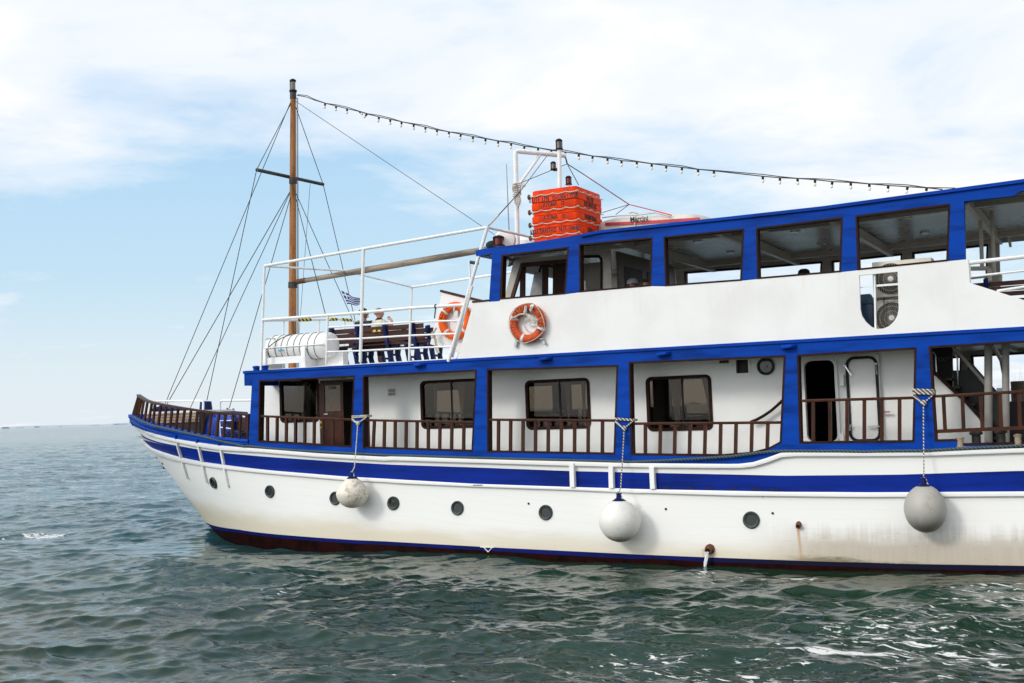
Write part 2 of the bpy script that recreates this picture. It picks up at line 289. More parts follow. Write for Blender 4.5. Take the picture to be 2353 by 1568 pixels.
# ------------------------------------------------------------------ mesh builder
class MB:
    def __init__(s): s.v = []; s.f = []; s.mi = []
    def add(s, vs, fs, mi=0):
        o = len(s.v); s.v += [Vector(p) for p in vs]; s.f += [tuple(i+o for i in q) for q in fs]; s.mi += [mi]*len(fs); return s
    def box(s, a, b, mi=0):
        (x0,y0,z0),(x1,y1,z1) = a, b
        return s.add([(x0,y0,z0),(x1,y0,z0),(x1,y1,z0),(x0,y1,z0),(x0,y0,z1),(x1,y0,z1),(x1,y1,z1),(x0,y1,z1)],
              [(0,3,2,1),(4,5,6,7),(0,1,5,4),(1,2,6,5),(2,3,7,6),(3,0,4,7)], mi)
    def bar(s, a, b, w, h=None, up=(0,0,1), mi=0):
        a, b = Vector(a), Vector(b); h = h or w; d = (b-a).normalized(); u = Vector(up)
        r = d.cross(u)
        if r.length < 1e-4: r = d.cross(Vector((1,0,0)))
        r.normalize(); u = r.cross(d).normalized(); vs = []
        for p in (a, b):
            for i, j in ((-1,-1),(1,-1),(1,1),(-1,1)): vs.append(p + r*(i*w/2) + u*(j*h/2))
        return s.add(vs, [(0,3,2,1),(4,5,6,7),(0,1,5,4),(1,2,6,5),(2,3,7,6),(3,0,4,7)], mi)
    def tube(s, pts, r, n=8, closed=False, mi=0):
        pts = [Vector(p) for p in pts]; k = len(pts); rs = r if isinstance(r, (list, tuple)) else [r]*k
        vs = []; prev = None
        for i, p in enumerate(pts):
            if closed: d = pts[(i+1) % k]-pts[i-1]
            else: d = pts[min(i+1, k-1)]-pts[max(i-1, 0)]
            d.normalize()
            if prev is None:
                a = Vector((0,0,1)) if abs(d.z) < 0.9 else Vector((1,0,0)); u = d.cross(a).normalized()
            else:
                u = (prev - d*prev.dot(d)); u = u.normalized() if u.length > 1e-6 else d.orthogonal().normalized()
            prev = u; w = d.cross(u)
            for j in range(n):
                t = 2*math.pi*j/n; vs.append(p + (u*math.cos(t)+w*math.sin(t))*rs[i])
        fs = []
        for i in range(k if closed else k-1):
            i2 = (i+1) % k
            for j in range(n): fs.append((i*n+j, i*n+(j+1) % n, i2*n+(j+1) % n, i2*n+j))
        if not closed: fs += [tuple(range(n))[::-1], tuple((k-1)*n+j for j in range(n))]
        return s.add(vs, fs, mi)
    def lathe(s, prof, o=(0,0,0), axis=(0,0,1), n=16, mi=0):
        o = Vector(o); ax = Vector(axis).normalized(); u = ax.orthogonal().normalized(); w = ax.cross(u); vs = []; fs = []
        for r, h in prof:
            for j in range(n):
                t = 2*math.pi*j/n; vs.append(o + ax*h + (u*math.cos(t)+w*math.sin(t))*max(r, 1e-4))
        for i in range(len(prof)-1):
            for j in range(n): fs.append((i*n+j, i*n+(j+1) % n, (i+1)*n+(j+1) % n, (i+1)*n+j))
        fs += [tuple(range(n))[::-1], tuple((len(prof)-1)*n+j for j in range(n))]
        return s.add(vs, fs, mi)
    def ball(s, c, r, n=14, mi=0):
        c = Vector(c); rr = r if isinstance(r, (tuple, list)) else (r, r, r); vs = []; fs = []; m = n//2+1
        for i in range(m+1):
            a = math.pi*i/m
            for j in range(n):
                t = 2*math.pi*j/n; vs.append(c + Vector((rr[0]*math.sin(a)*math.cos(t), rr[1]*math.sin(a)*math.sin(t), rr[2]*math.cos(a))))
        for i in range(m):
            for j in range(n): fs.append((i*n+j, i*n+(j+1) % n, (i+1)*n+(j+1) % n, (i+1)*n+j))
        return s.add(vs, fs, mi)
    def plate(s, outer, holes, th, mi=0):
        outer = [Vector(p) for p in outer]; holes = [[Vector(p) for p in h] for h in holes]; th = Vector(th)
        loops = [outer]+holes; flat = [p for l in loops for p in l]; k = len(flat)
        tri = tessellate_polygon(loops)
        fs = [tuple(t) for t in tri] + [tuple(i+k for i in reversed(t)) for t in tri]; o = 0
        for l in loops:
            n = len(l)
            for i in range(n): fs.append((o+i, o+(i+1) % n, o+(i+1) % n+k, o+i+k))
            o += n
        return s.add(flat+[p+th for p in flat], fs, mi)
    def ring(s, poly, inset, y0, y1, mi=0):
        # liner that runs round an opening in a side plane: poly is a list of (x, z)
        P = [Vector((p[0], p[1])) for p in poly]; n = len(P)
        area = sum(P[i].x*P[(i+1) % n].y-P[(i+1) % n].x*P[i].y for i in range(n)); sg = 1 if area > 0 else -1; Q = []
        for i in range(n):
            a, b, c = P[i-1], P[i], P[(i+1) % n]; d1 = (b-a).normalized(); d2 = (c-b).normalized()
            n1 = Vector((-d1.y, d1.x))*sg; n2 = Vector((-d2.y, d2.x))*sg; m_ = (n1+n2)
            m_ = m_.normalized(); Q.append(b + m_*(inset/max(0.35, m_.dot(n1))))
        vs = [(p.x, y0, p.y) for p in P]+[(q.x, y0, q.y) for q in Q]+[(p.x, y1, p.y) for p in P]+[(q.x, y1, q.y) for q in Q]; fs = []
        for i in range(n):
            j = (i+1) % n
            fs += [(i, j, n+j, n+i), (2*n+i, 3*n+i, 3*n+j, 2*n+j), (n+i, n+j, 3*n+j, 3*n+i), (i, 2*n+i, 2*n+j, j)]
        return s.add(vs, fs, mi)
    def mirror(s):
        for p in s.v: p.y = 2*YC-p.y
        return s
    def build(s, name, mats, parent=None, smooth=False, loc=None, bevel=0.0, ang=35):
        me = bpy.data.meshes.new(name); o = loc if loc is not None else (root_loc(parent) if parent else Vector((0,0,0)))
        me.from_pydata([tuple(p-o) for p in s.v], [], s.f)
        for m in (mats if isinstance(mats, (list, tuple)) else [mats]): me.materials.append(M[m] if isinstance(m, str) else m)
        me.polygons.foreach_set('material_index', s.mi)
        bm = bmesh.new(); bm.from_mesh(me); bmesh.ops.recalc_face_normals(bm, faces=bm.faces)
        if bevel: 
            bmesh.ops.remove_doubles(bm, verts=bm.verts, dist=1e-5)
            es = [e for e in bm.edges if len(e.link_faces) == 2 and e.calc_face_angle(0) > 0.6]
            bmesh.ops.bevel(bm, geom=es, offset=bevel, segments=2, affect='EDGES', profile=0.5, clamp_overlap=True)
        bm.to_mesh(me); bm.free()
        if smooth or bevel:
            me.polygons.foreach_set('use_smooth', [True]*len(me.polygons)); me.set_sharp_from_angle(angle=rad(ang))
        ob = bpy.data.objects.new(name, me); COL.objects.link(ob)
        if parent: ob.parent = parent
        else: ob.location = o
        return ob
def root_loc(o):
    while o.parent: o = o.parent
    return Vector(o.location)
def thing(name, label, cat, loc=(0,0,0), group=None, rotz=0):
    o = bpy.data.objects.new(name, None); COL.objects.link(o); o.location = loc; o.empty_display_size = 0.3; o.rotation_euler = (0,0,rotz)
    o['label'] = label; o['category'] = cat
    if group: o['group'] = group
    return o
def tag(o, label, cat, group=None):
    o['label'] = label; o['category'] = cat
    if group: o['group'] = group
    return o
def struct(o, kind='structure'): o['kind'] = kind; return o
def copy_tree(o, parent=None):
    c = o.copy(); COL.objects.link(c)
    if parent: c.parent = parent
    for ch in list(o.children): copy_tree(ch, c)
    return c
def text_mesh(txt, size, depth=0.004, align='CENTER'):
    cu = bpy.data.curves.new('lettering', 'FONT'); cu.body = txt; cu.size = size; cu.extrude = depth; cu.align_x = align; cu.align_y = 'CENTER'; cu.resolution_u = 3; cu.offset = 0.022*size
    ob = bpy.data.objects.new('lettering', cu); COL.objects.link(ob)
    dg = bpy.context.evaluated_depsgraph_get(); me = bpy.data.meshes.new_from_object(ob.evaluated_get(dg))
    vs = [v.co.copy() for v in me.vertices]; fs = [tuple(p.vertices) for p in me.polygons]
    bpy.data.objects.remove(ob); bpy.data.curves.remove(cu); bpy.data.meshes.remove(me)
    return vs, fs
def put_text(mb, txt, o, xdir, up, size, squeeze=1.0, depth=0.004, mi=0):
    vs, fs = text_mesh(txt, size, depth); o = Vector(o); xd = Vector(xdir).normalized(); u = Vector(up).normalized(); n = xd.cross(u)
    return mb.add([o + xd*(v.x*squeeze) + u*v.y + n*v.z for v in vs], fs, mi)
def rrect(x0, x1, z0, z1, r, y, n=5, skew=0.0):
    pts = []
    for cx, cz, a0 in ((x1-r, z1-r, 0), (x0+r, z1-r, 90), (x0+r, z0+r, 180), (x1-r, z0+r, 270)):
        for i in range(n+1):
            a = rad(a0+90*i/n); pts.append(Vector((cx+r*math.cos(a)+skew*(cz+r*math.sin(a)-z0), y, cz+r*math.sin(a))))
    return pts
def skin_mesh(nodes, edges, sub=2):
    """nodes: [(co, radius)], one continuous skinned surface; node 0 is the root"""
    me = bpy.data.meshes.new('tmp'); me.from_pydata([n[0] for n in nodes], edges, [])
    ob = bpy.data.objects.new('tmp', me); COL.objects.link(ob)
    sk = ob.modifiers.new('s', 'SKIN'); sk.use_smooth_shade = True
    sv = me.skin_vertices[0].data
    for i, n in enumerate(nodes):
        r = n[1]; sv[i].radius = (r, r) if not isinstance(r, tuple) else r
        sv[i].use_root = (i == 0)
    ss = ob.modifiers.new('u', 'SUBSURF'); ss.levels = sub; ss.render_levels = sub
    dg = bpy.context.evaluated_depsgraph_get(); m2 = bpy.data.meshes.new_from_object(ob.evaluated_get(dg))
    vs = [v.co.copy() for v in m2.vertices]; fs = [tuple(p.vertices) for p in m2.polygons]
    bpy.data.objects.remove(ob); bpy.data.meshes.remove(me); bpy.data.meshes.remove(m2)
    return vs, fs

YC = 3.15                # centre line of the boat
FARY = 2*YC
XE = 5.0                 # stern, outside the picture

# ------------------------------------------------------------------ sea: one sheet to the horizon with real waves
def spectrum(Nn, L, wind, V, rms, seed, cut=0.0):
    rng = np.random.default_rng(seed); k1 = 2*np.pi*np.fft.fftfreq(Nn, L/Nn); kx, ky = np.meshgrid(k1, k1, indexing='ij')
    k = np.hypot(kx, ky); k[0,0] = 1e-6; Lw = V*V/9.81; w = np.array(wind)/np.hypot(*wind)
    c = (kx*w[0]+ky*w[1])/k
    P = np.exp(-1/(k*Lw)**2)/k**3.7*(0.04+np.abs(c)**3)*np.exp(-(k*0.03)**2); P[0,0] = 0
    if cut: P[k < cut] = 0
    h = (rng.normal(size=k.shape)+1j*rng.normal(size=k.shape))*np.sqrt(P)
    H = np.real(np.fft.ifft2(h)); s = rms/H.std(); dx = np.real(np.fft.ifft2(-1j*kx/k*h))*s; dy = np.real(np.fft.ifft2(-1j*ky/k*h))*s
    return H*s, dx, dy, L
def sample(T, x, y, ca=1.0, sa=0.0):
    H, dx, dy, L = T; n = H.shape[0]; u = ((x*ca+y*sa)/L*n) % n; v = ((-x*sa+y*ca)/L*n) % n
    i = np.floor(u).astype(int); j = np.floor(v).astype(int); fu = u-i; fv = v-j; i %= n; j %= n; i2 = (i+1) % n; j2 = (j+1) % n
    g = lambda A: A[i,j]*(1-fu)*(1-fv)+A[i2,j]*fu*(1-fv)+A[i,j2]*(1-fu)*fv+A[i2,j2]*fu*fv
    a, b, c = g(H), g(dx), g(dy); return a, b*ca-c*sa, b*sa+c*ca
SEA_Z = -0.02
def make_sea():
    TA = spectrum(512, 41.0, (0.45, -1.0), 4.0, 0.055, 3); TB = spectrum(512, 13.7, (0.25, -1.0), 1.9, 0.024, 5); TC = spectrum(512, 5.3, (0.6, -1.0), 1.25, 0.0120, 8)
    th = np.concatenate([np.radians(np.arange(-180, -64, 4.0)), np.radians(np.linspace(-64, 18, 900)), np.radians(np.arange(20, 180, 4.0))])   # measured from +Y, positive to +X
    r = [2.0]
    while r[-1] < 12: r.append(r[-1]*1.008)
    while r[-1] < 45: r.append(r[-1]*1.0012+0.035)
    while r[-1] < 330: r.append(r[-1]*1.0055)
    while r[-1] < 40000: r.append(r[-1]*1.12)
    r = np.array(r); T, R = np.meshgrid(th, r); x = R*np.sin(T); y = CAM.y+R*np.cos(T)
    fade = np.clip(1-(R-70)/240, 0, 1); f2 = np.clip(1-(R-35)/80, 0, 1)
    a = sample(TA, x, y); b = sample(TB, x, y, math.cos(.5), math.sin(.5)); c3 = sample(TC, x, y, math.cos(-.35), math.sin(-.35)); f3 = np.clip(1-(R-24)/26, 0, 1)
    # sheltered water close to the quay and beside the hull is flatter
    calm = 0.45+0.55*np.clip((R-6)/9, 0, 1); dh = np.where((x > -21.5), np.abs(y-0.2), 9.0); calm *= 0.45+0.55*np.clip((dh-0.5)/2.5, 0, 1)
    ch = 1.35
    z = (a[0]*fade+b[0]*f2+c3[0]*f3)*calm + SEA_Z; x2 = x-ch*(a[1]*fade+b[1]*f2+c3[1]*f3)*calm; y2 = y-ch*(a[2]*fade+b[2]*f2+c3[2]*f3)*calm
    nr, nth = R.shape; co = np.stack([x2, y2, z], -1).reshape(-1, 3)
    ii = np.arange(nr-1)[:, None]*nth; jj = np.arange(nth)[None, :]; j2 = (jj+1) % nth
    q = np.stack([ii+jj, ii+j2, ii+nth+j2, ii+nth+jj], -1).reshape(-1, 4)
    co = np.vstack([co, [[0, CAM.y, SEA_Z]]]); ctr = len(co)-1
    tri = np.stack([np.full(nth, ctr), (np.arange(nth)+1) % nth, np.arange(nth)], -1)
    me = bpy.data.meshes.new('sea'); me.vertices.add(len(co)); me.vertices.foreach_set('co', co.ravel())
    nl = q.size+tri.size; me.loops.add(nl); me.loops.foreach_set('vertex_index', np.concatenate([q.ravel(), tri.ravel()]))
    npoly = len(q)+len(tri); me.polygons.add(npoly); st = np.concatenate([np.arange(len(q))*4, q.size+np.arange(len(tri))*3]); me.polygons.foreach_set('loop_start', st)
    me.polygons.foreach_set('use_smooth', [True]*npoly); me.update(); me.validate()
    o = bpy.data.objects.new('sea', me); COL.objects.link(o); struct(o)
    m = bpy.data.materials.new('sea_water'); m.use_nodes = True; t = m.node_tree; b = t.nodes['Principled BSDF']
    g = N(t, 'ShaderNodeNewGeometry'); s = N(t, 'ShaderNodeSeparateXYZ'); t.links.new(g.outputs['Position'], s.inputs[0])
    mp = N(t, 'ShaderNodeMapping'); mp.inputs['Rotation'].default_value = (0, 0, 0.25); mp.inputs['Scale'].default_value = (0.42, 1.0, 1.0); t.links.new(g.outputs['Position'], mp.inputs[0])
    f1 = N(t, 'ShaderNodeTexNoise', inp={'Scale': 7.0, 'Detail': 5.0, 'Roughness': 0.62, 'Distortion': 0.8}); t.links.new(mp.outputs[0], f1.inputs['Vector'])
    f3 = N(t, 'ShaderNodeTexNoise', inp={'Scale': 0.45, 'Detail': 4.0, 'Roughness': 0.6, 'Distortion': 0.3}); t.links.new(mp.outputs[0], f3.inputs['Vector'])
    f2_ = N(t, 'ShaderNodeTexNoise', inp={'Scale': 1.7, 'Detail': 3.0, 'Roughness': 0.6, 'Distortion': 1.1}); t.links.new(mp.outputs[0], f2_.inputs['Vector'])
    hh = mathn(t, 'ADD', mathn(t, 'ADD', mathn(t, 'MULTIPLY', f1.outputs[0], 0.007), mathn(t, 'MULTIPLY', f2_.outputs[0], 0.030)), mathn(t, 'MULTIPLY', f3.outputs[0], 0.07))
    # choppier relief far out, where the sheet itself is too coarse to carry the small waves
    vd = N(t, 'ShaderNodeVectorMath', operation='DISTANCE'); t.links.new(g.outputs['Position'], vd.inputs[0]); vd.inputs[1].default_value = (0, -20, 0)
    f5 = N(t, 'ShaderNodeTexNoise', inp={'Scale': 0.7, 'Detail': 5.0, 'Roughness': 0.65, 'Distortion': 0.4}); t.links.new(mp.outputs[0], f5.inputs['Vector'])
    hh = mathn(t, 'ADD', hh, mathn(t, 'MULTIPLY', f5.outputs[0], mathn(t, 'MULTIPLY', mathn(t, 'DIVIDE', mathn(t, 'SUBTRACT', vd.outputs['Value'], 28.0), 60.0, clamp=True), 0.85)))
    bn = N(t, 'ShaderNodeBump', inp={'Strength': 0.85, 'Distance': 1.0}); t.links.new(hh, bn.inputs['Height']); t.links.new(bn.outputs[0], b.inputs['Normal'])
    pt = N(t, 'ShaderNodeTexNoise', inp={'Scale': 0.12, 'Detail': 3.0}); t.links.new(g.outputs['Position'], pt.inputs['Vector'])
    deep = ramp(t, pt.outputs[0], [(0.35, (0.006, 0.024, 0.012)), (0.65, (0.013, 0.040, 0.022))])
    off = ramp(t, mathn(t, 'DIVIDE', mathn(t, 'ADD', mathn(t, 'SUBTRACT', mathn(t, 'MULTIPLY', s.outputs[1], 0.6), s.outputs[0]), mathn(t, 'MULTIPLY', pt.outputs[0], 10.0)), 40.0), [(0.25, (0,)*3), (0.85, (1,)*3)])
    deep = mixc(t, off, deep, (0.020, 0.076, 0.090))     # green by the quay; offshore tint paints in the blue sky's reflection
    # foam: scattered flecks in the sheltered corner near the quay, and a few breaking crests
    vo = N(t, 'ShaderNodeTexNoise', inp={'Scale': 7.5, 'Detail': 8.0, 'Roughness': 0.66, 'Distortion': 0.6})
    mpf = N(t, 'ShaderNodeMapping'); mpf.inputs['Scale'].default_value = (0.6, 1.5, 1); t.links.new(g.outputs['Position'], mpf.inputs[0]); t.links.new(mpf.outputs[0], vo.inputs['Vector'])
    vb = N(t, 'ShaderNodeTexNoise', inp={'Scale': 0.5, 'Detail': 3.0}); t.links.new(g.outputs['Position'], vb.inputs['Vector'])
    reg = None
    for zc, x, y, rx, ry, wgt in FOAM:
        p = onZ(zc, x, y, SEA_Z); ux = mathn(t, 'DIVIDE', mathn(t, 'SUBTRACT', s.outputs[0], p.x), rx); uy = mathn(t, 'DIVIDE', mathn(t, 'SUBTRACT', s.outputs[1], p.y), ry)
        d2 = mathn(t, 'ADD', mathn(t, 'MULTIPLY', ux, ux), mathn(t, 'MULTIPLY', uy, uy)); k = mathn(t, 'MULTIPLY', mathn(t, 'MULTIPLY', mathn(t, 'SUBTRACT', 1.0, d2, clamp=True), 1.7, clamp=True), wgt)
        reg = k if reg is None else mathn(t, 'MAXIMUM', reg, k)
    fv = mathn(t, 'ADD', mathn(t, 'ADD', vo.outputs[0], mathn(t, 'MULTIPLY', mathn(t, 'SUBTRACT', vb.outputs[0], 0.5), 0.25)), reg)
    fm = ramp(t, fv, [(0.775, (0,)*3), (0.83, (1,)*3)], 'LINEAR')
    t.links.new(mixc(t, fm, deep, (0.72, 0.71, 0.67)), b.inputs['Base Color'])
    t.links.new(mathn(t, 'ADD', mathn(t, 'MULTIPLY', fm, 0.6), 0.045), b.inputs['Roughness'])
    b.inputs['IOR'].default_value = 1.333; b.inputs['Specular IOR Level'].default_value = 0.5
    me.materials.append(m); return o
FOAM = [(DD, 1905, 1500, 0.90, 0.28, 0.385), (DD, 1960, 1480, 2.2, 0.8, 0.185), (DD, 2250, 1470, 2.8, 2.4, 0.215), (DD, 1780, 1540, 2.8, 0.9, 0.195), (DD, 1250, 1550, 3.0, 0.6, 0.165), (DD, 900, 1558, 2.0, 0.5, 0.14),
        (DD, 2330, 1375, 1.3, 1.4, 0.22), (DD, 98, 1224, 1.1, 0.40, 0.33), (DD, 45, 1230, 1.3, 0.6, 0.20), (DD, 15, 1268, 0.9, 0.5, 0.21), (DD, 640, 1245, 0.9, 0.4, 0.19),
        (DD, 1700, 1327, 2.0, 0.4, 0.17), (DD, 1830, 1322, 0.45, 0.22, 0.30), (DD, 1625, 1316, 0.35, 0.22, 0.24), (DD, 515, 1285, 0.5, 0.25, 0.20), (DD, 860, 1330, 1.2, 0.5, 0.16), (DD, 600, 1360, 1.0, 0.5, 0.15)]
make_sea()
# low far coast and its buildings, kilometres away
def make_shore():
    mb = MB(); rng = random.Random(3); R = 9000.0; pts = []
    for i in range(241):
        a = rad(-75+i*0.5); h = 5+3*math.sin(i*0.13)+3*math.sin(i*0.41+1)+rng.random()*3; pts.append((a, h))
    vs = []; fs = []
    for a, h in pts:
        d = Vector((math.sin(a), math.cos(a), 0)); p = d*R; vs += [p+Vector((0,0,-2)), p+d*200+Vector((0,0,h)), p+d*900+Vector((0,0,h*1.4))]
    for i in range(len(pts)-1):
        a = i*3; fs += [(a, a+3, a+4, a+1), (a+1, a+4, a+5, a+2)]
    mb.add(vs, fs)
    for i in range(260):
        a = rad(-74+rng.random()*118); d = Vector((math.sin(a), math.cos(a), 0)); r = Vector((d.y, -d.x, 0)); p = d*(R-40-rng.random()*60); w = 6+rng.random()*22; h = 3+rng.random()**4*20
        q = [p-r*w-d*10, p+r*w-d*10, p+r*w+d*10, p-r*w+d*10]; mb.add([v+Vector((0,0,-2)) for v in q]+[v+Vector((0,0,h)) for v in q], [(0,1,5,4),(1,2,6,5),(2,3,7,6),(3,0,4,7),(4,5,6,7)])
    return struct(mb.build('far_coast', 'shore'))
make_shore()

# ------------------------------------------------------------------ the boat
boat = thing('passenger_boat', 'large white wooden passenger boat with blue trim, brown railings and a tall timber mast', 'boat', (-11.0, YC, 0.0))
STEM = [onY(H2, x, y, YC) for x, y in ((78,5),(100,35),(160,100),(192,172),(258,250),(310,312),(370,405),(450,505),(540,622),(620,722),(700,832),(748,880),(790,932),(830,970))]
STEM = sorted([(p.z, p.x) for p in STEM]); SZ = [a for a, b in STEM]; SX = [b for a, b in STEM]
def xstem(z): 
    if z < SZ[0]: return SX[0]+(SZ[0]-z)*1.6
    if z > SZ[-1]: return SX[-1]-(z-SZ[-1])*0.35
    return float(np.interp(z, SZ, SX))
def hullY(x, z):
    L = 6.5+0.75*min(max(z/3, 0), 1.1); t = (x-xstem(z))/L
    y = 0.0 if t >= 1 else YC*(1-max(t, 0))**2.2
    s = min(1, max(0, t-0.4)/0.8); return y - 0.16*s*max(0, min(1, (1.9-z)/1.9))**1.3*(1 if x > -30 else 0)
def hullN(x, z):
    e = 0.02; hx = (hullY(x+e, z)-hullY(x-e, z))/(2*e); hz = (hullY(x, z+e)-hullY(x, z-e))/(2*e)
    return Vector((hx, -1, -(-hz))).normalized()
def on_hull(z, x, y, off=0.0):
    d = ray(z, x, y); g = lambda t: (CAM+d*t).y - (hullY((CAM+d*t).x, (CAM+d*t).z)-off)
    a = (-1.2-CAM.y)/d.y; b = (YC-CAM.y)/d.y
    N_ = 90; pa = a
    for i in range(1, N_+1):
        tb = a+(b-a)*i/N_
        if g(tb) >= 0:
            lo, hi = pa, tb
            for _ in range(40):
                mid = (lo+hi)/2
                if g(mid) < 0: lo = mid
                else: hi = mid
            return CAM+d*hi
        pa = tb
    return CAM+d*b
def line(*segs, ext=True):
    P = [on_hull(z, x, y) for z, pts in segs for x, y in pts]; P.sort(key=lambda p: p.x)
    xs = [p.x for p in P]; zs = [p.z for p in P]; sl = max(-.22, min(0, (zs[2]-zs[0])/(xs[2]-xs[0]))); return lambda x: float(np.interp(x, xs, zs)) + (sl*(x-xs[0]) if ext and x < xs[0] else 0)
L0 = line((BW, [(82,445),(150,492),(250,552),(450,622),(850,712),(1160,782),(1530,832),(2120,886)]), ext=False)
L1 = line((H2, [(110,25),(250,82),(420,127),(600,160),(850,195),(1200,225),(1700,265),(2300,297)]), (H3, [(100,173),(800,195),(1640,216),(2300,234)]), (H4, [(200,262),(1080,268),(1200,255),(1280,236),(1350,210),(1430,178),(1500,155),(2300,155)]), (H5, [(500,98),(860,98),(1150,88),(1487,75)]), ext=False)
L1b = line((H2, [(135,60),(250,105),(420,152),(600,190),(850,233),(1200,255),(1700,297),(2300,330)]), (H3, [(100,208),(1600,255),(2300,270)]), (H4, [(200,300),(1080,308),(1250,290),(1330,265),(1400,237),(1520,192),(2300,192)]), (H5, [(500,127),(900,124),(1487,103)]))
L2 = line((H2, [(165,103),(300,165),(500,205),(700,240),(860,262),(1300,300),(1900,340),(2300,363)]), (H3, [(100,247),(800,270),(1640,302),(2300,317)]), (H4, [(200,352),(1000,368),(1500,380),(2300,373)]), (H5, [(300,249),(700,245),(1487,220)]))
L3 = line((H2, [(185,152),(240,210),(380,265),(500,300),(700,340),(880,365),(1300,415),(1900,465),(2300,487)]), (H3, [(100,372),(800,412),(1650,440),(2300,459)]), (H4, [(200,510),(1000,525),(1500,535),(2300,540)]), (H5, [(300,356),(1487,352)]))
L3b = line((H2, [(192,180),(260,245),(380,296),(500,330),(880,396),(1300,443),(1900,496),(2300,517)]), (H3, [(100,405),(800,437),(1650,466),(2300,491)]), (H4, [(200,550),(1000,570),(2300,585)]), (H5, [(300,386),(1487,382)]))
L4 = line((H2, [(750,878),(1000,925),(1500,980),(2000,1015),(2300,1028)]), (H3, [(100,913),(1000,963),(2300,1026)]), (H4, [(100,1135),(700,1160),(1500,1190),(2300,1213)]), (H5, [(300,801),(700,812),(1487,825)]))
L5 = line((H2, [(785,918),(1000,950),(1500,1010),(2000,1045),(2300,1058)]), (H3, [(100,943),(1000,995),(2300,1054)]), (H4, [(100,1182),(700,1203)]), (H5, [(900,850),(1487,858)]))
NS = 150
SS = [ (i/NS)**1.7 for i in range(NS+1) ]
def row(zl, off=0.0, x0=None, x1=XE):
    if x0 is None:
        xs = -23.0
        for _ in range(60): xs = 0.5*xs+0.5*xstem(zl(xs))
        x0 = xs
    out = []
    for s in SS:
        x = x0+(x1-x0)*s; z = zl(x); p = Vector((x, hullY(x, z), z)); out.append(p+hullN(x, z)*off if off else p)
    return out
def skin_rows(rows, name, mat, parent=boat, both=True, smooth=True):
    mb = MB(); n = len(rows[0])
    for m_ in ((0, 1) if both else (0,)):
        vs = [Vector((p.x, (FARY-p.y if m_ else p.y), p.z)) for r in rows for p in r]; fs = []
        for i in range(len(rows)-1):
            for j in range(n-1): fs.append((i*n+j, i*n+j+1, (i+1)*n+j+1, (i+1)*n+j))
        mb.add(vs, fs)
    return mb, mb.build(name, mat, parent, smooth=smooth, ang=50)
def blend(a, b, t): return lambda x: a(x)*(1-t)+b(x)*t
def strip(name, za, zb, off, mat, x0=None, x1=XE):
    ra, rb, ia, ib = row(za, off, x0, x1), row(zb, off, x0, x1), row(za, -0.03, x0, x1), row(zb, -0.03, x0, x1)
    rc = row(blend(za, zb, .5), off*1.15, x0, x1)
    return skin_rows([ia, ra, rc, rb, ib], name, mat)[1]
hullmb, _ = skin_rows([row(L1), row(L2)], 'hull_upper_strake', 'hull_white')
skin_rows([row(L3)]+[row(blend(L3, L4, t)) for t in (.15,.3,.45,.6,.75,.88)]+[row(L4)], 'hull', 'hull_white')
skin_rows([row(L2), row(blend(L2, L3, .5)), row(L3)], 'hull_stripe', 'stripe_blue')
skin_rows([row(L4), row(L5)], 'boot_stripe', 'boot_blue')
skin_rows([row(L5), row(lambda x: L5(x)-0.25), row(lambda x: -0.5), row(lambda x: -1.0)], 'hull_bottom', 'bottom_red')
strip('rubbing_strake', L1, L1b, 0.065, 'white_paint', x0=-22.35)
strip('rubbing_strake', L3, L3b, 0.055, 'white_paint')
XB = onY(BW, 2125, 886).x        # forward edge of the first blue post
r0, r1 = row(L0, 0.03, None, XB), row(L1, 0.03, None, XB); ri = row(L0, -0.12, None, XB); rj = row(L1, -0.12, None, XB)
rl0 = row(lambda x: L0(x)-0.035, 0.055, None, XB); rl1 = row(lambda x: L0(x)-0.06, 0.03, None, XB)
rm0 = row(blend(L0, L1, .55), 0.035, None, XB); rm1 = row(blend(L0, L1, .60), 0.06, None, XB); rm2 = row(blend(L0, L1, .68), 0.035, None, XB)
skin_rows([rj, ri, [p+Vector((0,0,.012)) for p in r0], rl0, rl1, rm0, rm1, rm2, r1, rj], 'gunwale', 'blue_paint')
mb = MB(); tz = 2.0; mb.add([(XE, hullY(XE, z), z) for z in (-1, 0, 1, L1(XE))]+[(XE, FARY-hullY(XE, z), z) for z in (L1(XE), 1, 0, -1)], [(0,1,2,3,4,5,6,7)]); mb.build('transom', 'hull_white', boat)

# main deck (rises towards the bow)
def deckz(x): return float(np.interp(x, [-24.5, -21, -17.6, -12, 5], [2.60, 2.32, 2.05, 1.82, 1.80]))
mb = MB(); xs = list(np.linspace(-24.0, -17, 24))+list(np.linspace(-16.5, XE, 10)); vs = []
for x in xs: vs += [(x, hullY(x, L1(x))+0.06, deckz(x)), (x, FARY-hullY(x, L1(x))-0.06, deckz(x))]
mb.add(vs, [(2*i, 2*i+1, 2*i+3, 2*i+2) for i in range(len(xs)-1)]); mb.build('main_deck', 'deck_paint', boat)

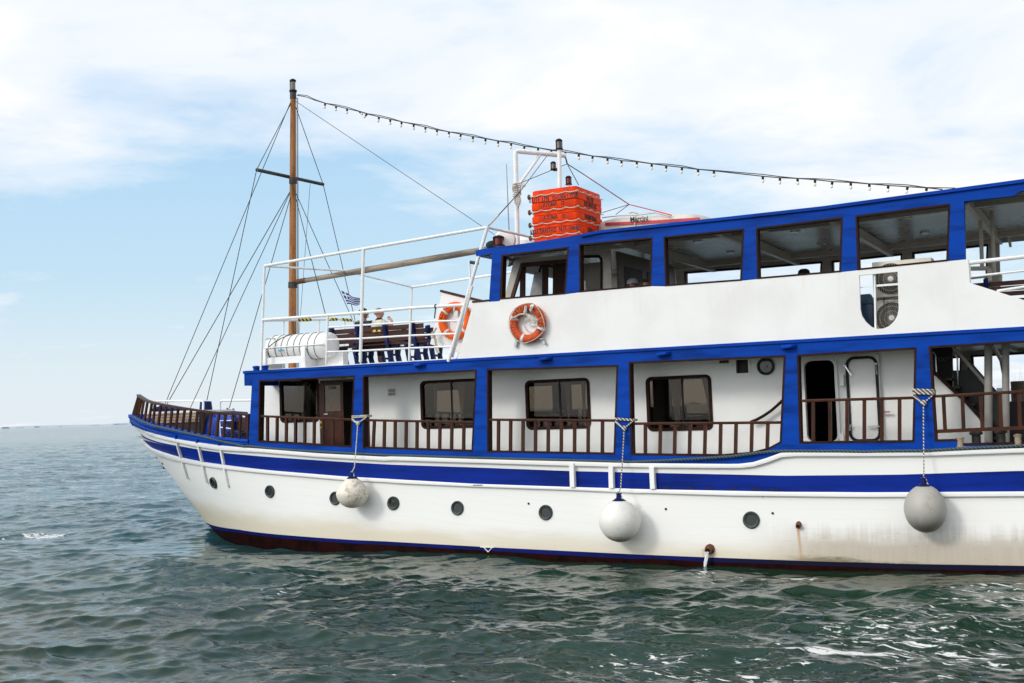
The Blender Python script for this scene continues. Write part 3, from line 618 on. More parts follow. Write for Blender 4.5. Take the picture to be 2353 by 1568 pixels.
# ---- side frame: lower openings, surveyed on the plane Y = 0
def P2(z, pts): return [(onY(z, x, y).x, onY(z, x, y).z) for x, y in pts]
OP = [P2(W1, [(133,168),(1052,122),(1020,815),(122,762)]),
      P2(W1, [(1128,122),(2222,65),(2185,857),(1128,822)]),
      P2(DD, [(1118,847),(1420,837.5),(1413,1044),(1119,1038.5)]),
      P2(Z6, [(180,243),(1988,165),(1940,1175),(1800,1250),(1600,1302),(1240,1330),(205,1318)]),
      P2(Z7, [(193,262),(1332,190),(1312,1095),(218,1108)]),
      P2(R6, [(103,145),(1378,45),(1378,1450),(560,1475),(495,1470),(495,1415),(185,1425)])]
TH = 0.14
def x_at(poly_top, x): return float(np.interp(x, [p[0] for p in poly_top], [p[1] for p in poly_top]))
o6 = OP[5]; xr = 2.4
o6[1] = (xr, o6[0][1]+(o6[1][1]-o6[0][1])*1.0); o6[2] = (xr, o6[2][1])
btop = P2(DD, [(562,851.5),(1030,826.5),(2352,751)]); btop.append((XE, btop[-1][1]))
bot = P2(DD, [(562,862),(571,868),(577,877),(578,890)])
for o in OP: bot += [o[0], o[1]]
bot.append((XE, bot[-1][1]))
def face(name, outer, mat, holes=(), th=TH, y=0.0, parent=boat, mirror=True, bevel=0.0):
    mb = MB(); mb.plate([(p[0], y, p[1]) for p in outer], [[(p[0], y, p[1]) for p in h] for h in holes], (0, th, 0))
    if mat == 'blue_paint':      # painted white on the inboard face
        mat = ['blue_paint', 'beam_paint']
        for i, f in enumerate(mb.f):
            if all(mb.v[q].y > y+th-1e-4 for q in f): mb.mi[i] = 1
    ob = mb.build(name, mat, parent, bevel=bevel)
    if mirror: mb.mirror().build(name, mat, parent)
    return ob
BEAM = btop+bot[::-1]
face('deck_beam', BEAM, 'blue_paint')
# thin lip proud of the beam along its upper edge
mb = MB(); mb.add([(btop[0][0]-.03,-.03,btop[0][1]-.005),(XE,-.03,btop[-1][1]-.005),(XE,.5,btop[-1][1]+.012),(btop[0][0]-.03,.5,btop[0][1]+.012),(btop[0][0]-.03,-.03,btop[0][1]-.06),(XE,-.03,btop[-1][1]-.06),(XE,-.003,btop[-1][1]-.065),(btop[0][0]-.03,-.003,btop[0][1]-.065)],[(0,1,2,3),(0,4,5,1),(4,7,6,5),(3,7,4,0)]); mb.build('beam_lip', 'blue_paint', boat)
mb = MB(); zf = btop[0][1]; mb.box((btop[0][0]-0.02, 0.002, zf-.34), (btop[0][0]+0.16, FARY-.002, zf-.004)); mb.build('front_beam', 'blue_paint', boat)
post0 = P2(BW, [(2195,0),(2125,886)]); p0t = bot[3]
face('post', [p0t, OP[0][0], OP[0][3], (post0[1][0], post0[1][1])], 'blue_paint')
bottoms = []
for a, b in zip(OP[:-1], OP[1:]):
    ra = a[2]; lb = b[-1]; face('post', [a[1], b[0], lb, ra], 'blue_paint')
lowpts = [(post0[1][0], post0[1][1]), OP[0][3], OP[0][2], OP[1][3], OP[1][2], OP[2][3], OP[2][2], OP[3][6], OP[3][5], OP[3][4], OP[3][3], OP[3][2], OP[4][3], OP[4][2], OP[5][6], OP[5][5], OP[5][4], OP[5][3], OP[5][2], (XE, OP[5][2][1])]
xs = [lowpts[0][0]+(XE-lowpts[0][0])*i/120 for i in range(121)]
face('bulwark', lowpts+[(x, L1(x)+.002) for x in reversed(xs)], 'blue_paint')
for o in OP:
    mb = MB(); mb.ring(o, 0.035, -0.006, TH+0.02); mb.build('opening_trim', 'trim_brown', boat); mb.mirror().build('opening_trim', 'trim_brown', boat)
# ---- railings of the side deck
def railing(z, top, balusters, low=None, y=0.05, wid=0.056, w=0.05, mirror_too=True):
    mb = MB(); T = [onY(z, x, yy, y) for x, yy in top]
    for a, b in zip(T[:-1], T[1:]): mb.bar(a, b, 0.075, w)
    r = mb.build('side_railing', 'rail_wood', boat, bevel=0.008)
    if low:
        q = [onY(z, x, yy, y) for x, yy in low]; m2 = MB(); m2.bar(q[0], q[1], 0.06, w+.01); m2.build('lower_rail', 'rail_wood', r)
    for (x0, y0, x1, y1) in balusters:
        m2 = MB(); m2.bar(onY(z, x0, y0, y), onY(z, x1, y1, y), wid, wid, up=(0,1,0)); m2.build('baluster', 'rail_wood', r)
    if mirror_too:
        mb = MB(); 
        for a, b in zip(T[:-1], T[1:]): mb.bar(a, b, 0.075, w)
        for (x0, y0, x1, y1) in balusters: mb.bar(onY(z, x0, y0, y), onY(z, x1, y1, y), wid, wid, up=(0,1,0))
        mb.mirror().build('far_railing', 'rail_wood', boat)
railing(W1, [(128,514),(1030,548)], [(215,520,215,765),(308,524,305,768),(397,528,394,772),(485,532,483,778),(574,536,572,782),(664,540,661,786),(747,546,745,795),(842,550,840,800)])
railing(W1, [(1128,552),(2195,575)], [(1240,560,1228,822),(1338,560,1333,826),(1440,562,1438,829),(1546,564,1543,832),(1650,566,1648,836),(1758,570,1757,846),(1870,572,1866,850),(1984,572,1980,853),(2099,574,2095,856)])
railing(H3, [(905,-142),(2030,-134)], [(x+2,-134,x,150+6*(x-1010)/900) for x in (1010,1115,1222,1330,1440,1553,1668,1785,1908)])
railing(Z6, [(205,955),(1945,941)], [(373,955,373,1320),(548,955,540,1320),(716,955,708,1322),(888,955,880,1325),(1064,955,1055,1328),(1241,955,1234,1330),(1418,950,1410,1320),(1600,948,1592,1302),(1784,946,1775,1255)])
railing(Z7, [(205,702),(1325,672)], [(348,695,350,1100),(508,690,512,1098),(672,688,672,1098),(836,684,836,1096),(1003,680,1003,1096),(1171,676,1171,1096)])
railing(R6, [(130,820),(1700,735)], [(302,830,325,1262),(555,820,572,1255),(800,812,825,1245),(1058,795,1075,1230),(1310,780,1328,1215)], low=[(175,1288),(1700,1222)])
# ---- bow railing on the curved sheer
def rail_on(z, x, y):
    d = ray(z, x, y); g = lambda t: (CAM+d*t).y - (hullY((CAM+d*t).x-0.10, 3.0)+0.07); a = (-1-CAM.y)/d.y; b = (YC-CAM.y)/d.y; pa = a
    for i in range(1, 81):
        tb = a+(b-a)*i/80
        if g(tb) >= 0:
            lo, hi = pa, tb
            for _ in range(30):
                mid = (lo+hi)/2
                if g(mid) < 0: lo = mid
                else: hi = mid
            return CAM+d*hi
        pa = tb
    return CAM+d*b
T = [rail_on(BW, x, y) for x, y in ((183,96),(230,128),(330,190),(420,220),(500,238),(600,258),(700,277),(850,305),(1050,336),(1200,360),(1350,380),(1600,408),(1800,420),(2000,433),(2150,444))]
mb = MB()
for a, b in zip(T[:-1], T[1:]): mb.bar(a, b, 0.10, 0.05)
bowrail = mb.build('bow_railing', 'rail_wood', boat); 
BAL = [(188,100,90,432),(202,112,108,450),(216,124,128,470),(242,140,170,502),(285,170,222,535),(345,205,288,560),(420,228,362,590),(480,245,438,612),(580,268,530,640),(676,286,636,664),(782,308,737,688),(886,328,842,711),(1000,345,947,736),(1112,362,1062,760),(1226,380,1180,784),(1340,395,1298,805),(1470,405,1425,818),(1606,420,1555,832),(1716,428,1682,845),(1850,435,1832,860),(1985,445,1962,875),(2116,455,2106,885)]
for x0, y0, x1, y1 in BAL:
    m2 = MB(); m2.bar(rail_on(BW, x0, y0), on_hull(BW, x1, y1, -0.05), 0.05, 0.05, up=(1,0,0)); m2.build('baluster', 'rail_wood', bowrail)
# ---- hull fittings
def porthole(z, x, y, r, glassy=True):
    p = on_hull(z, x, y); n = hullN(p.x, p.z); mb = MB()
    mb.lathe([(r*1.0,-.02),(r*1.02,.02),(r*.9,.045),(r*.68,.03),(r*.62,-.0)], p, n, 28)
    o = mb.build('porthole', 'bronze_green', boat, smooth=True)
    g = MB(); g.lathe([(r*.66,.0),(r*.66,.012)], p, n, 24); g.build('porthole_glass', 'dark_glass', o)
for z, x, y, r in ((H2,788,520,.140),(H2,1274,596,.140),(H2,1838,655,.145),(H3,-94,553+0,.0),(H3,107,580,.140),(H3,658,622,.145),(H3,1420,660,.148),(H4,1197,805,.152)):
    if r: porthole(z, x, y, r)
porthole(H2, 2338, 698, .143)
def hull_bar(z, x0, y0, x1, y1, w, out, name, mat):
    a, b = on_hull(z, x0, y0), on_hull(z, x1, y1); mb = MB(); K = 6; pts = []
    for i in range(K+1):
        p = a.lerp(b, i/K); p = Vector((p.x, hullY(p.x, p.z), p.z)); pts.append((p, hullN(p.x, p.z)))
    for (p, n), (q, m_) in zip(pts[:-1], pts[1:]): mb.bar(p+n*out/2, q+m_*out/2, w, out, up=n)
    return mb.build(name, mat, boat)
for x0,y0,x1,y1 in ((475,135,568,480),(660,175,735,515),(850,195,918,550)): hull_bar(H2, x0,y0,x1,y1, 0.06, 0.055, 'fender_timber', 'white_paint')
for x0,y0,x1,y1 in ((475,95,477,135),(660,140,661,172),(850,180,851,192)): hull_bar(H2, x0,y0,x1,y1, 0.065, 0.08, 'timber_head', 'blue_paint')
for z,x0,y0,x1,y1 in ((H3,1658,232,1665,442),(H3,1995,265,2000,450),(H4,255,296,265,508)): hull_bar(z, x0,y0,x1,y1, 0.09, 0.10, 'fender_timber', 'white_paint')
for x0,x1,y in ((345,412,498),(570,633,500),(758,825,503),(978,1055,508),(1195,1282,513),(1370,1450,518)):
    a, b = on_hull(H4, x0, y-14), on_hull(H4, x1, y+12); mb = MB(); n = hullN(a.x, a.z)
    mb.box((a.x, a.y-.012, b.z), (b.x, a.y+.05, a.z)); mb.build('scupper', 'dark_blue', boat)
a = on_hull(H3, 805, 418); b = on_hull(H3, 885, 423); mb = MB(); mb.box((a.x, a.y-.075, b.z), (b.x, a.y, a.z)); mb.build('scupper', 'dark_blue', boat)
for z,x,y in ((H3,1272,583),(H4,377,700),(H4,1402,740)):
    p = on_hull(z,x,y); mb = MB(); mb.lathe([(.022,-.02),(.022,.012),(.012,.014)], p, hullN(p.x,p.z), 12); mb.build('drain_hole', 'black_metal', boat)
p = on_hull(H4, 1652, 845); mb = MB(); mb.lathe([(.05,-.02),(.05,.05),(.043,.10),(.03,.10),(.03,.06)], p, Vector((0.1,-1,-.35)), 14); mb.build('drain_pipe', 'rust', boat, smooth=True)
p = on_hull(H4, 800, 1085); mb = MB(); n = Vector((-.1,-1,-.25)).normalized(); mb.lathe([(.092,-.03),(.092,.025),(.064,.035),(.066,.10),(.048,.10),(.042,.04)], p, n, 18); outlet = mb.build('outlet_pipe', 'rust', boat, smooth=True)
# white load mark on the boot stripe
P = [on_hull(H3, x, y)-Vector((0,.015,0)) for x, y in ((858,957),(972,962),(925,1000))]; mb = MB()
mb.bar(P[0],P[1],.02,.012); mb.bar(P[0].lerp(P[1],.25),P[2],.02,.012); mb.bar(P[1].lerp(P[0],.12),P[2],.02,.012); mb.build('draught_mark', 'white_paint', boat)
# hawse / anchor fittings under the bow
mb = MB()
for x,y in ((355,390),(345,352),(298,300)):
    p = on_hull(H2, x, y)+Vector((.09,-.03,0)); mb.ball(p, (.09,.05,.045), 8)
mb.build('anchor_fitting', 'black_metal', boat)
# small blue hoods on the deck beam
for z,x,y in ((DD,965,838),(DD,1254,824.5),(DD,1525,813),(DD,1812,796.5)):
    p = onY(z,x,y); mb = MB(); mb.add([(p.x-.15,-.003,p.z+.045),(p.x+.15,-.003,p.z+.045),(p.x+.15,-.003,p.z-.02),(p.x-.15,-.003,p.z-.02),(p.x-.11,-.12,p.z+.01),(p.x+.08,-.14,p.z+.03),(p.x+.08,-.14,p.z-.02),(p.x-.11,-.12,p.z-.035)],[(0,1,5,4),(1,2,6,5),(2,3,7,6),(3,0,4,7),(4,5,6,7),(0,3,2,1)]); mb.build('light_hood', 'blue_paint', boat, bevel=.008)

# ------------------------------------------------------------------ main cabin behind the side deck
YW = 1.0
CZ0, CZ1 = 1.75, 3.86
def rx(z, x, y, Y=YW): p = onY(z, x, y, Y); return p.x, p.z
xl = rx(W1, 156, 400)[0]; xr6 = rx(Z7, 1395, 600)[0]
def win_rect(z, x0, y0, x1, y1):
    a = rx(z, x0, y0); b = rx(z, x1, y1); return a[0], b[0], b[1], a[1]        # x0, x1, z0, z1
WIN = [win_rect(Z1, 1358, 815, 1700, 1165), win_rect(DD, 966, 876, 1112, 980), win_rect(DD, 1207, 875, 1357, 982), win_rect(Z6, 381, 426, 1150, 1020)]
d1 = win_rect(W1, 720, 175, 1202, 900); d1 = (d1[0], d1[1], 1.80, d1[3])
d2 = win_rect(Z7, 262, 325, 590, 1085)
hat = win_rect(Z6, 1408, 205, 1567, 373)
wz = [rrect(a, b, c, d, 0.11, YW) for a, b, c, d in WIN]
holes = [[(p.x, p.z) for p in w] for w in wz] + [[(d1[0],d1[2]),(d1[1],d1[2]),(d1[1],d1[3]),(d1[0],d1[3])]] + [[(p.x, p.z) for p in rrect(*d2, 0.13, YW)]] + [[(hat[0],hat[2]),(hat[1],hat[2]),(hat[1],hat[3]),(hat[0],hat[3])]]
cabin = face('cabin_wall', [(xl,CZ0),(xr6,CZ0),(xr6,CZ1),(xl,CZ1)], 'cabin_white', holes, th=0.06, y=YW, mirror=False)
# far side wall with its own windows
fy = FARY-YW; fh = []; fx = []
for x0, x1 in ((-17.2,-16.35),(-15.9,-15.15),(-14.55,-13.75),(-13.35,-12.5),(-12.0,-11.15),(-10.7,-9.85),(-9.4,-8.5),(-8.0,-7.2),(-6.6,-5.7)): fx.append((x0,x1)); fh.append([(x0,2.62),(x1,2.62),(x1,3.48),(x0,3.48)])
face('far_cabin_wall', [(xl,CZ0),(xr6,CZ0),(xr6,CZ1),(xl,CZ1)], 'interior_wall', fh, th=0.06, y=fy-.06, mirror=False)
mb = MB(); mb.box((xl,YW+.062,CZ0),(xl+.06,fy-.062,CZ1)); mb.build('cabin_front_wall', 'cabin_white', boat)
mb = MB(); mb.box((xr6-.06,YW+.062,CZ0),(xr6,fy-.062,CZ1)); mb.build('cabin_aft_wall', 'interior_wall', boat)
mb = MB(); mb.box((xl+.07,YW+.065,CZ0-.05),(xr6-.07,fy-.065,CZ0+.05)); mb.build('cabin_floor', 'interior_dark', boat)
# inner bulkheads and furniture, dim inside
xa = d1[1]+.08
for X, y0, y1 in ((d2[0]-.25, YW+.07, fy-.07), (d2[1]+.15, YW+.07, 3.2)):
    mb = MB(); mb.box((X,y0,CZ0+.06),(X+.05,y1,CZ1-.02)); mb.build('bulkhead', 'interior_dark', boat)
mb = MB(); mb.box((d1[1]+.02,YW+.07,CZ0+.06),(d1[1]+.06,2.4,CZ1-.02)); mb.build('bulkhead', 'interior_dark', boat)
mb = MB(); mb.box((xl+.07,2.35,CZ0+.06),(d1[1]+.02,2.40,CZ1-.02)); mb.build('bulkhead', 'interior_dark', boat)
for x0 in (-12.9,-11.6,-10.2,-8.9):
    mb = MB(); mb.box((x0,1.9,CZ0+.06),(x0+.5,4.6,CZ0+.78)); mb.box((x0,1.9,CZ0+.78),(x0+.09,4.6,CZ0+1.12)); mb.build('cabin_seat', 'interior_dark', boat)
def window(i, W_, mull=None, sl=None):
    x0, x1, z0, z1 = W_; mb = MB(); P = [(p.x, p.z) for p in rrect(x0-.012, x1+.012, z0-.012, z1+.012, 0.12, 0, 6)]
    mb.ring(P, 0.062, YW-.018, YW+.065); w = mb.build('window', 'trim_brown', boat)
    g = MB(); g.plate([(p.x, YW+.03, p.z) for p in rrect(x0+.045, x1-.045, z0+.045, z1-.045, .07, 0)], [], (0,.004,0)); g.build('pane', 'window_glass', w)
    if mull:
        m2 = MB(); m2.box((mull-.018, YW+.012, z0+.05),(mull+.018, YW+.028, z1-.05)); m2.build('mullion', 'black_metal', w)
    return w
def curtain(w, xc, xt, xb, z0, z1, y=YW+.16):
    # gathered near the bottom third
    K = 22; J = 10; vs = []; zt = z0+(z1-z0)*.26
    for j in range(J+1):
        v = j/J; z = z1-(z1-z0)*v; u = (z-zt)/(z1-zt) if z > zt else (zt-z)/(zt-z0)*.25
        hw = xb+(xt-xb)*max(0, u)**1.2
        for i in range(K+1):
            s = i/K*2-1; vs.append((xc+hw*s, y+.018*math.sin(i*2.1+j*.12)*(0.4+u), z))
    mb = MB(); mb.add(vs, [(j*(K+1)+i, j*(K+1)+i+1, (j+1)*(K+1)+i+1, (j+1)*(K+1)+i) for j in range(J) for i in range(K)]); mb.build('curtain', 'curtain', w, smooth=True)
def xx(z, x): return rx(z, x, 900 if z is DD else 400)[0]
w = window(0, WIN[0]); curtain(w, xx(Z1,1500), .17, .035, WIN[0][2]+.1, WIN[0][3]-.06); curtain(w, xx(Z1,1690), .07, .02, WIN[0][2]+.1, WIN[0][3]-.06)
w = window(1, WIN[1], xx(W1,1978)); curtain(w, xx(W1,1790), .05, .03, WIN[1][2]+.05, WIN[1][3]-.06); curtain(w, xx(W1,2040), .10, .03, WIN[1][2]+.05, WIN[1][3]-.06)
w = window(2, WIN[2], xx(DD,1284)); curtain(w, xx(DD,1296), .06, .025, WIN[2][2]+.05, WIN[2][3]-.06); curtain(w, xx(DD,1333), .05, .025, WIN[2][2]+.05, WIN[2][3]-.06)
w = window(3, WIN[3], xx(Z6,786)); curtain(w, xx(Z6,690), .16, .05, WIN[3][2]+.05, WIN[3][3]-.06); curtain(w, xx(Z6,1075), .15, .04, WIN[3][2]+.05, WIN[3][3]-.06)
for (x0, x1) in fx:
    g = MB(); g.box((x0,fy-.035,2.62),(x1,fy-.03,3.48)); g.build('far_pane', 'window_glass', boat)
# forward doorway with its half glazed door slid open
mb = MB(); mb.ring([(d1[0],d1[2]),(d1[1],d1[2]),(d1[1],d1[3]),(d1[0],d1[3])], 0.05, YW-.012, YW+.07); mb.build('door_frame', 'varnish', boat)
e = [rx(W1, x, 400, YW-.05)[0] for x in (716, 946, 766, 918)]; zt = rx(W1, 800, 195, YW-.05)[1]; zg = (rx(W1,800,222,YW-.05)[1], rx(W1,800,468,YW-.05)[1])
mb = MB(); mb.plate([(e[0],YW-.07,1.82),(e[1],YW-.07,1.82),(e[1],YW-.07,zt),(e[0],YW-.07,zt)], [[(e[2],YW-.07,zg[1]),(e[3],YW-.07,zg[1]),(e[3],YW-.07,zg[0]),(e[2],YW-.07,zg[0])]], (0,.045,0))
mb.box((e[2]-.02,YW-.082,1.95),(e[3]+.02,YW-.0702,1.99)); mb.box((e[2]-.02,YW-.082,zg[1]-.16),(e[3]+.02,YW-.0702,zg[1]-.12)); 
door = mb.build('sliding_door', 'varnish', boat)
g = MB(); g.box((e[2],YW-.055,zg[1]),(e[3],YW-.05,zg[0])); g.build('door_pane', 'window_glass', door)
mb = MB(); mb.box((e[2],YW-.045,zg[1]),(e[3],YW-.04,zg[0])); mb.build('door_blind', 'curtain', door)
g = MB(); put_text(g, 'ΕΞΟΔΟΣ', ((e[2]+e[3])/2, YW-.058, zg[0]-.055), (1,0,0), (0,0,1), .085, .62, .002); g.build('door_lettering', 'varnish', door)
g = MB(); p = onY(W1, 760, 495, YW-.09); g.bar(p, p+Vector((.10,0,0)), .02); g.ball(p, .02, 8); g.build('handle', 'steel', door)
g = MB(); p = onY(W1, 731, 573, YW-.075); g.lathe([(.03,0),(.03,.012),(.018,.02)], p, (0,-1,0), 14); g.lathe([(.028,0),(.024,.01)], p-Vector((0,0,.12)), (0,-1,0), 14); g.build('lock', 'yellow', door)
# ventilation grille
a = rx(W1,1368,250); b = rx(W1,1448,322); mb = MB(); mb.ring([(a[0],b[1]),(b[0],b[1]),(b[0],a[1]),(a[0],a[1])], .02, YW-.012, YW-.001)
K = 9
for k in range(K): x = a[0]+.02+(b[0]-a[0]-.04)*(k+.5)/K; mb.box((x-.003,YW-.01,b[1]+.015),(x+.003,YW-.004,a[1]-.015))
mb.box((a[0]+.01,YW-.0105,(a[1]+b[1])/2-.008),(b[0]-.01,YW-.0012,(a[1]+b[1])/2+.008)); gr = mb.build('vent_grille', 'buoy_tape', boat)
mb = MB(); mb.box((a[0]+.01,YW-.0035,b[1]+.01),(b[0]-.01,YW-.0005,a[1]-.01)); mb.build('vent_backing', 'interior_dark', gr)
# square hatch and round ventilator
mb = MB(); a = rx(Z6,1386,196); b = rx(Z6,1590,396); mb.ring([(a[0],b[1]),(b[0],b[1]),(b[0],a[1]),(a[0],a[1])], .045, YW-.02, YW+.06); h_ = mb.build('hatch_frame', 'cabin_white', boat)
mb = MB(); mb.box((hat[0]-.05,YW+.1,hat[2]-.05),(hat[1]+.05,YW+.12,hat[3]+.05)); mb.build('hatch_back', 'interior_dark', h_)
p = onY(Z6,1762,295,YW); R_ = (rx(Z6,1862,295)[0]-rx(Z6,1662,295)[0])/2; mb = MB(); mb.lathe([(R_,-.01),(R_,.05),(R_*.9,.06),(R_*.72,.03),(R_*.70,-.004)], p, (0,-1,0), 30); v_ = mb.build('round_ventilator', 'bronze_green', boat, smooth=True)
mb = MB(); mb.lathe([(R_*.72,0),(R_*.72,.012)], p, (0,-1,0), 24); mb.lathe([(.035,.01),(.03,.035)], p, (0,-1,0), 12); mb.build('ventilator_core', 'dark_glass', v_)
mb = MB(); p = onY(Z6,1280,240,YW); mb.bar(p-Vector((.09,0,0)), p+Vector((.09,0,0)), .03, .05)
for dx in (-.08,0,.07): mb.bar(p+Vector((dx,-.02,-.02)), p+Vector((dx+.02,-.05,-.02)), .025)
mb.build('cable_clamps', 'dark_iron', boat)
# curved stair rail inside the fourth bay
mb = MB(); mb.tube([onY(Z6,x,y,.86) for x,y in ((1585,935),(1660,905),(1740,860),(1820,805),(1890,745),(1960,680),(2010,600))], .028, 8); mb.build('curved_handrail', 'trim_brown', boat, smooth=True)
# weathertight doorway and its open steel door
a = rx(Z7,222,268); b = rx(Z7,618,1103); mb = MB(); mb.plate([(a[0],YW-.02,b[1]),(b[0],YW-.02,b[1]),(b[0],YW-.02,a[1]),(a[0],YW-.02,a[1])], [[(p.x,YW-.02,p.z) for p in rrect(*d2,.13,0)]], (0,.019,0))
st = mb.build('steel_door_frame', 'cabin_white', boat)
mb = MB(); mb.ring([(p.x,p.z) for p in rrect(d2[0]-.05,d2[1]+.05,d2[2]-.05,d2[3]+.05,.17,0,6)], .05, YW-.06, YW-.0205); mb.build('coaming', 'cabin_white', st)
mb = MB(); q0 = rx(Z7,645,270,YW-.12); q1 = rx(Z7,1012,1100,YW-.12); mb.plate([(p.x,YW-.09,p.z) for p in rrect(q0[0],q1[0],q1[1],q0[1],.06,0)], [], (0,.03,0)); sd = mb.build('steel_door', 'cabin_white', boat, bevel=.008)
i0 = rx(Z7,648,284,YW-.13); i1 = rx(Z7,1000,1088,YW-.13); mb = MB(); mb.ring([(p.x,p.z) for p in rrect(i0[0],i1[0],i1[1],i0[1],.16,0,6)], .05, YW-.115, YW-.0905); mb.build('door_gasket', 'black_metal', sd)
g = MB()
for x0,y0,x1,y1 in ((650,365,715,462),(945,350,955,450),(865,945,970,942),(690,975,705,925)):
    g.bar(onY(Z7,x0,y0,YW-.15), onY(Z7,x1,y1,YW-.17), .022); g.ball(onY(Z7,x0 if x0!=865 else 965,y0,YW-.14), .03, 8)
g.build('door_dog', 'steel', sd)
for y in (505, 1065):
    g = MB(); p = onY(Z7,622,y,YW-.10); g.box((p.x-.035,p.y-.02,p.z-.1),(p.x+.035,p.y+.04,p.z+.1)); g.build('door_hinge', 'cabin_white', st)
g = MB(); p = onY(Z7,1040,806,YW-.10); g.bar(p-Vector((.09,0,0)), p+Vector((.07,0,0)), .04, .02); g.build('red_latch', 'dinghy_red', boat)
mb = MB(); q0 = rx(Z7,1285,245,YW-.03); q1 = rx(Z7,1320,1095,YW-.03); mb.box((q0[0],YW-.03,q1[1]),(q1[0]+.2,YW-.001,q0[1])); mb.build('wall_trim', 'cabin_white', boat)

# ---- stairs and aft lobby in the last lower opening
mb = MB(); S = [onY(R6,x,y,.98) for x,y in ((60,440),(135,485),(300,600),(480,785),(600,890),(800,1130),(800,1245),(870,1290),(950,1440),(950,1560),(60,1560))]
mb.plate(S, [], (0,.05,0)); mb.build('stair_side', 'cabin_white', boat)
mb = MB()
for a, b in zip([onY(R6,x,y,.96) for x,y in ((60,395),(135,455),(480,780),(600,880),(800,1105),(860,1240))], [onY(R6,x,y,.96) for x,y in ((135,455),(480,780),(600,880),(800,1105),(860,1240),(960,1460))]): mb.bar(a, b, .05, .06)
mb.build('stair_stringer', 'trim_brown', boat)
mb = MB(); 
for k in range(8):
    p = onY(R6,180+k*100,420+k*112,1.02); mb.box((p.x-.02,1.04,p.z-.25),(p.x+.28,2.0,p.z-.21))
mb.build('stair_treads', 'interior_dark', boat)
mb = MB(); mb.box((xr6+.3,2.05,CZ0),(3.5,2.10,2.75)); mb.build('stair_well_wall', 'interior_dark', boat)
mb = MB(); mb.plate([onY(R6,x,y,1.35) for x,y in ((425,470),(620,470),(640,330),(690,380),(860,575),(1090,830),(1180,1260),(1180,1480),(960,1460),(860,1240),(800,1105),(600,880),(440,720))], [], (0,.06,0)); mb.build('under_stair_dark', 'interior_dark', boat)  # stair stringer and the darkness beneath it, drawn as one dark sheet
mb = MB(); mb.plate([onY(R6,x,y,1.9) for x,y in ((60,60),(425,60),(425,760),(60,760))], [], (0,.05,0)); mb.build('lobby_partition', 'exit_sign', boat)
mb = MB(); mb.tube([onY(R6,430,150,.94), onY(R6,900,690,.94)], .032, 10); mb.build('stair_handrail', 'pillar_grey', boat, smooth=True)
for pts, n_ in (([(135,220),(180,240),(195,290),(203,490)], 'grab_rail'), ([(435,255),(470,265),(488,310),(495,665),(455,700)], 'grab_rail')):
    mb = MB(); mb.tube([onY(R6,x,y,1.3) for x,y in pts], .016, 8); mb.build(n_, 'steel', boat, smooth=True)
for x0,y0,x1,y1,r,Y in ((902,60,905,1560,.066,.75),(1133,40,1140,1560,.060,.75)):
    mb = MB(); mb.tube([onY(R6,x0,y0,Y), onY(R6,x1,y1,Y)], r, 14); mb.build('deck_pillar', 'pillar_grey', boat, smooth=True)
mb = MB(); mb.tube([onY(R6,950,110,1.1), onY(R6,1080,340,2.2), onY(R6,1110,500,2.8)], .04, 8); mb.build('pipe_brace', 'beam_paint', boat, smooth=True)
xb = xr6
# lateral lobby wall (seen from aft) with exit sign and dark opening
p0 = onX(R6, 215, 280, xb); p1 = onX(R6, 405, 365, xb)
mb = MB(); a = onX(R6,215,285,xb+.03); b = onX(R6,405,360,xb+.03); a = onY(R6,215,285,1.885); b = onY(R6,405,360,1.885); mb = MB(); mb.box((a.x,1.885,b.z),(b.x,1.899,a.z)); es = mb.build('exit_board', 'interior_dark', boat)
mb = MB(); put_text(mb, 'EXIT', ((a.x+b.x)/2,1.882,(a.z+b.z)/2), (1,0,0), (0,0,1), (a.z-b.z)*.9, 1.0, .002); mb.build('exit_lettering', 'exit_letter', es)
# far side of the aft deck: wall strip with windows comes from the mirrored frame; floor lockers
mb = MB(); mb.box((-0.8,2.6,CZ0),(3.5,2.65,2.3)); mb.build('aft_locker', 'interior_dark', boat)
# bollards on the side deck
def bollard(x0, x1, yt, yb):
    c = (x0+x1)/2; t = onY(R6,c,yt,.35); b = onY(R6,c,yb,.35); r = (onY(R6,x1,yt,.35).x-onY(R6,x0,yt,.35).x)/2
    mb = MB(); mb.lathe([(r,-.12),(r,(t.z-b.z)-.03),(r*1.45,(t.z-b.z)-.02),(r*1.5,(t.z-b.z)+.01),(r*1.2,(t.z-b.z)+.03)], Vector((b.x,.35,b.z)), (0,0,1), 20); mb.build('bollard', 'dark_iron', boat, smooth=True)
bollard(683,808,1310,1470); bollard(1015,1140,1290,1450)
for x, y in ((528,1440),(1300,1410)):
    p = onY(R6,x,y,.03); mb = MB(); mb.lathe([(.075,-.09),(.055,-.03),(.05,.04),(.07,.09),(.03,.11)], p, (0,0,1), 12); mb.build('fairlead', 'pale_wood', boat, smooth=True)
mb = MB(); a = onY(R6,500,1490,.03); b = onY(R6,1320,1465,.03); mb.box((a.x,-.012,b.z-.04),(b.x+2,.16,a.z-.0)); mb.build('gangway_sill', 'pale_wood', boat)

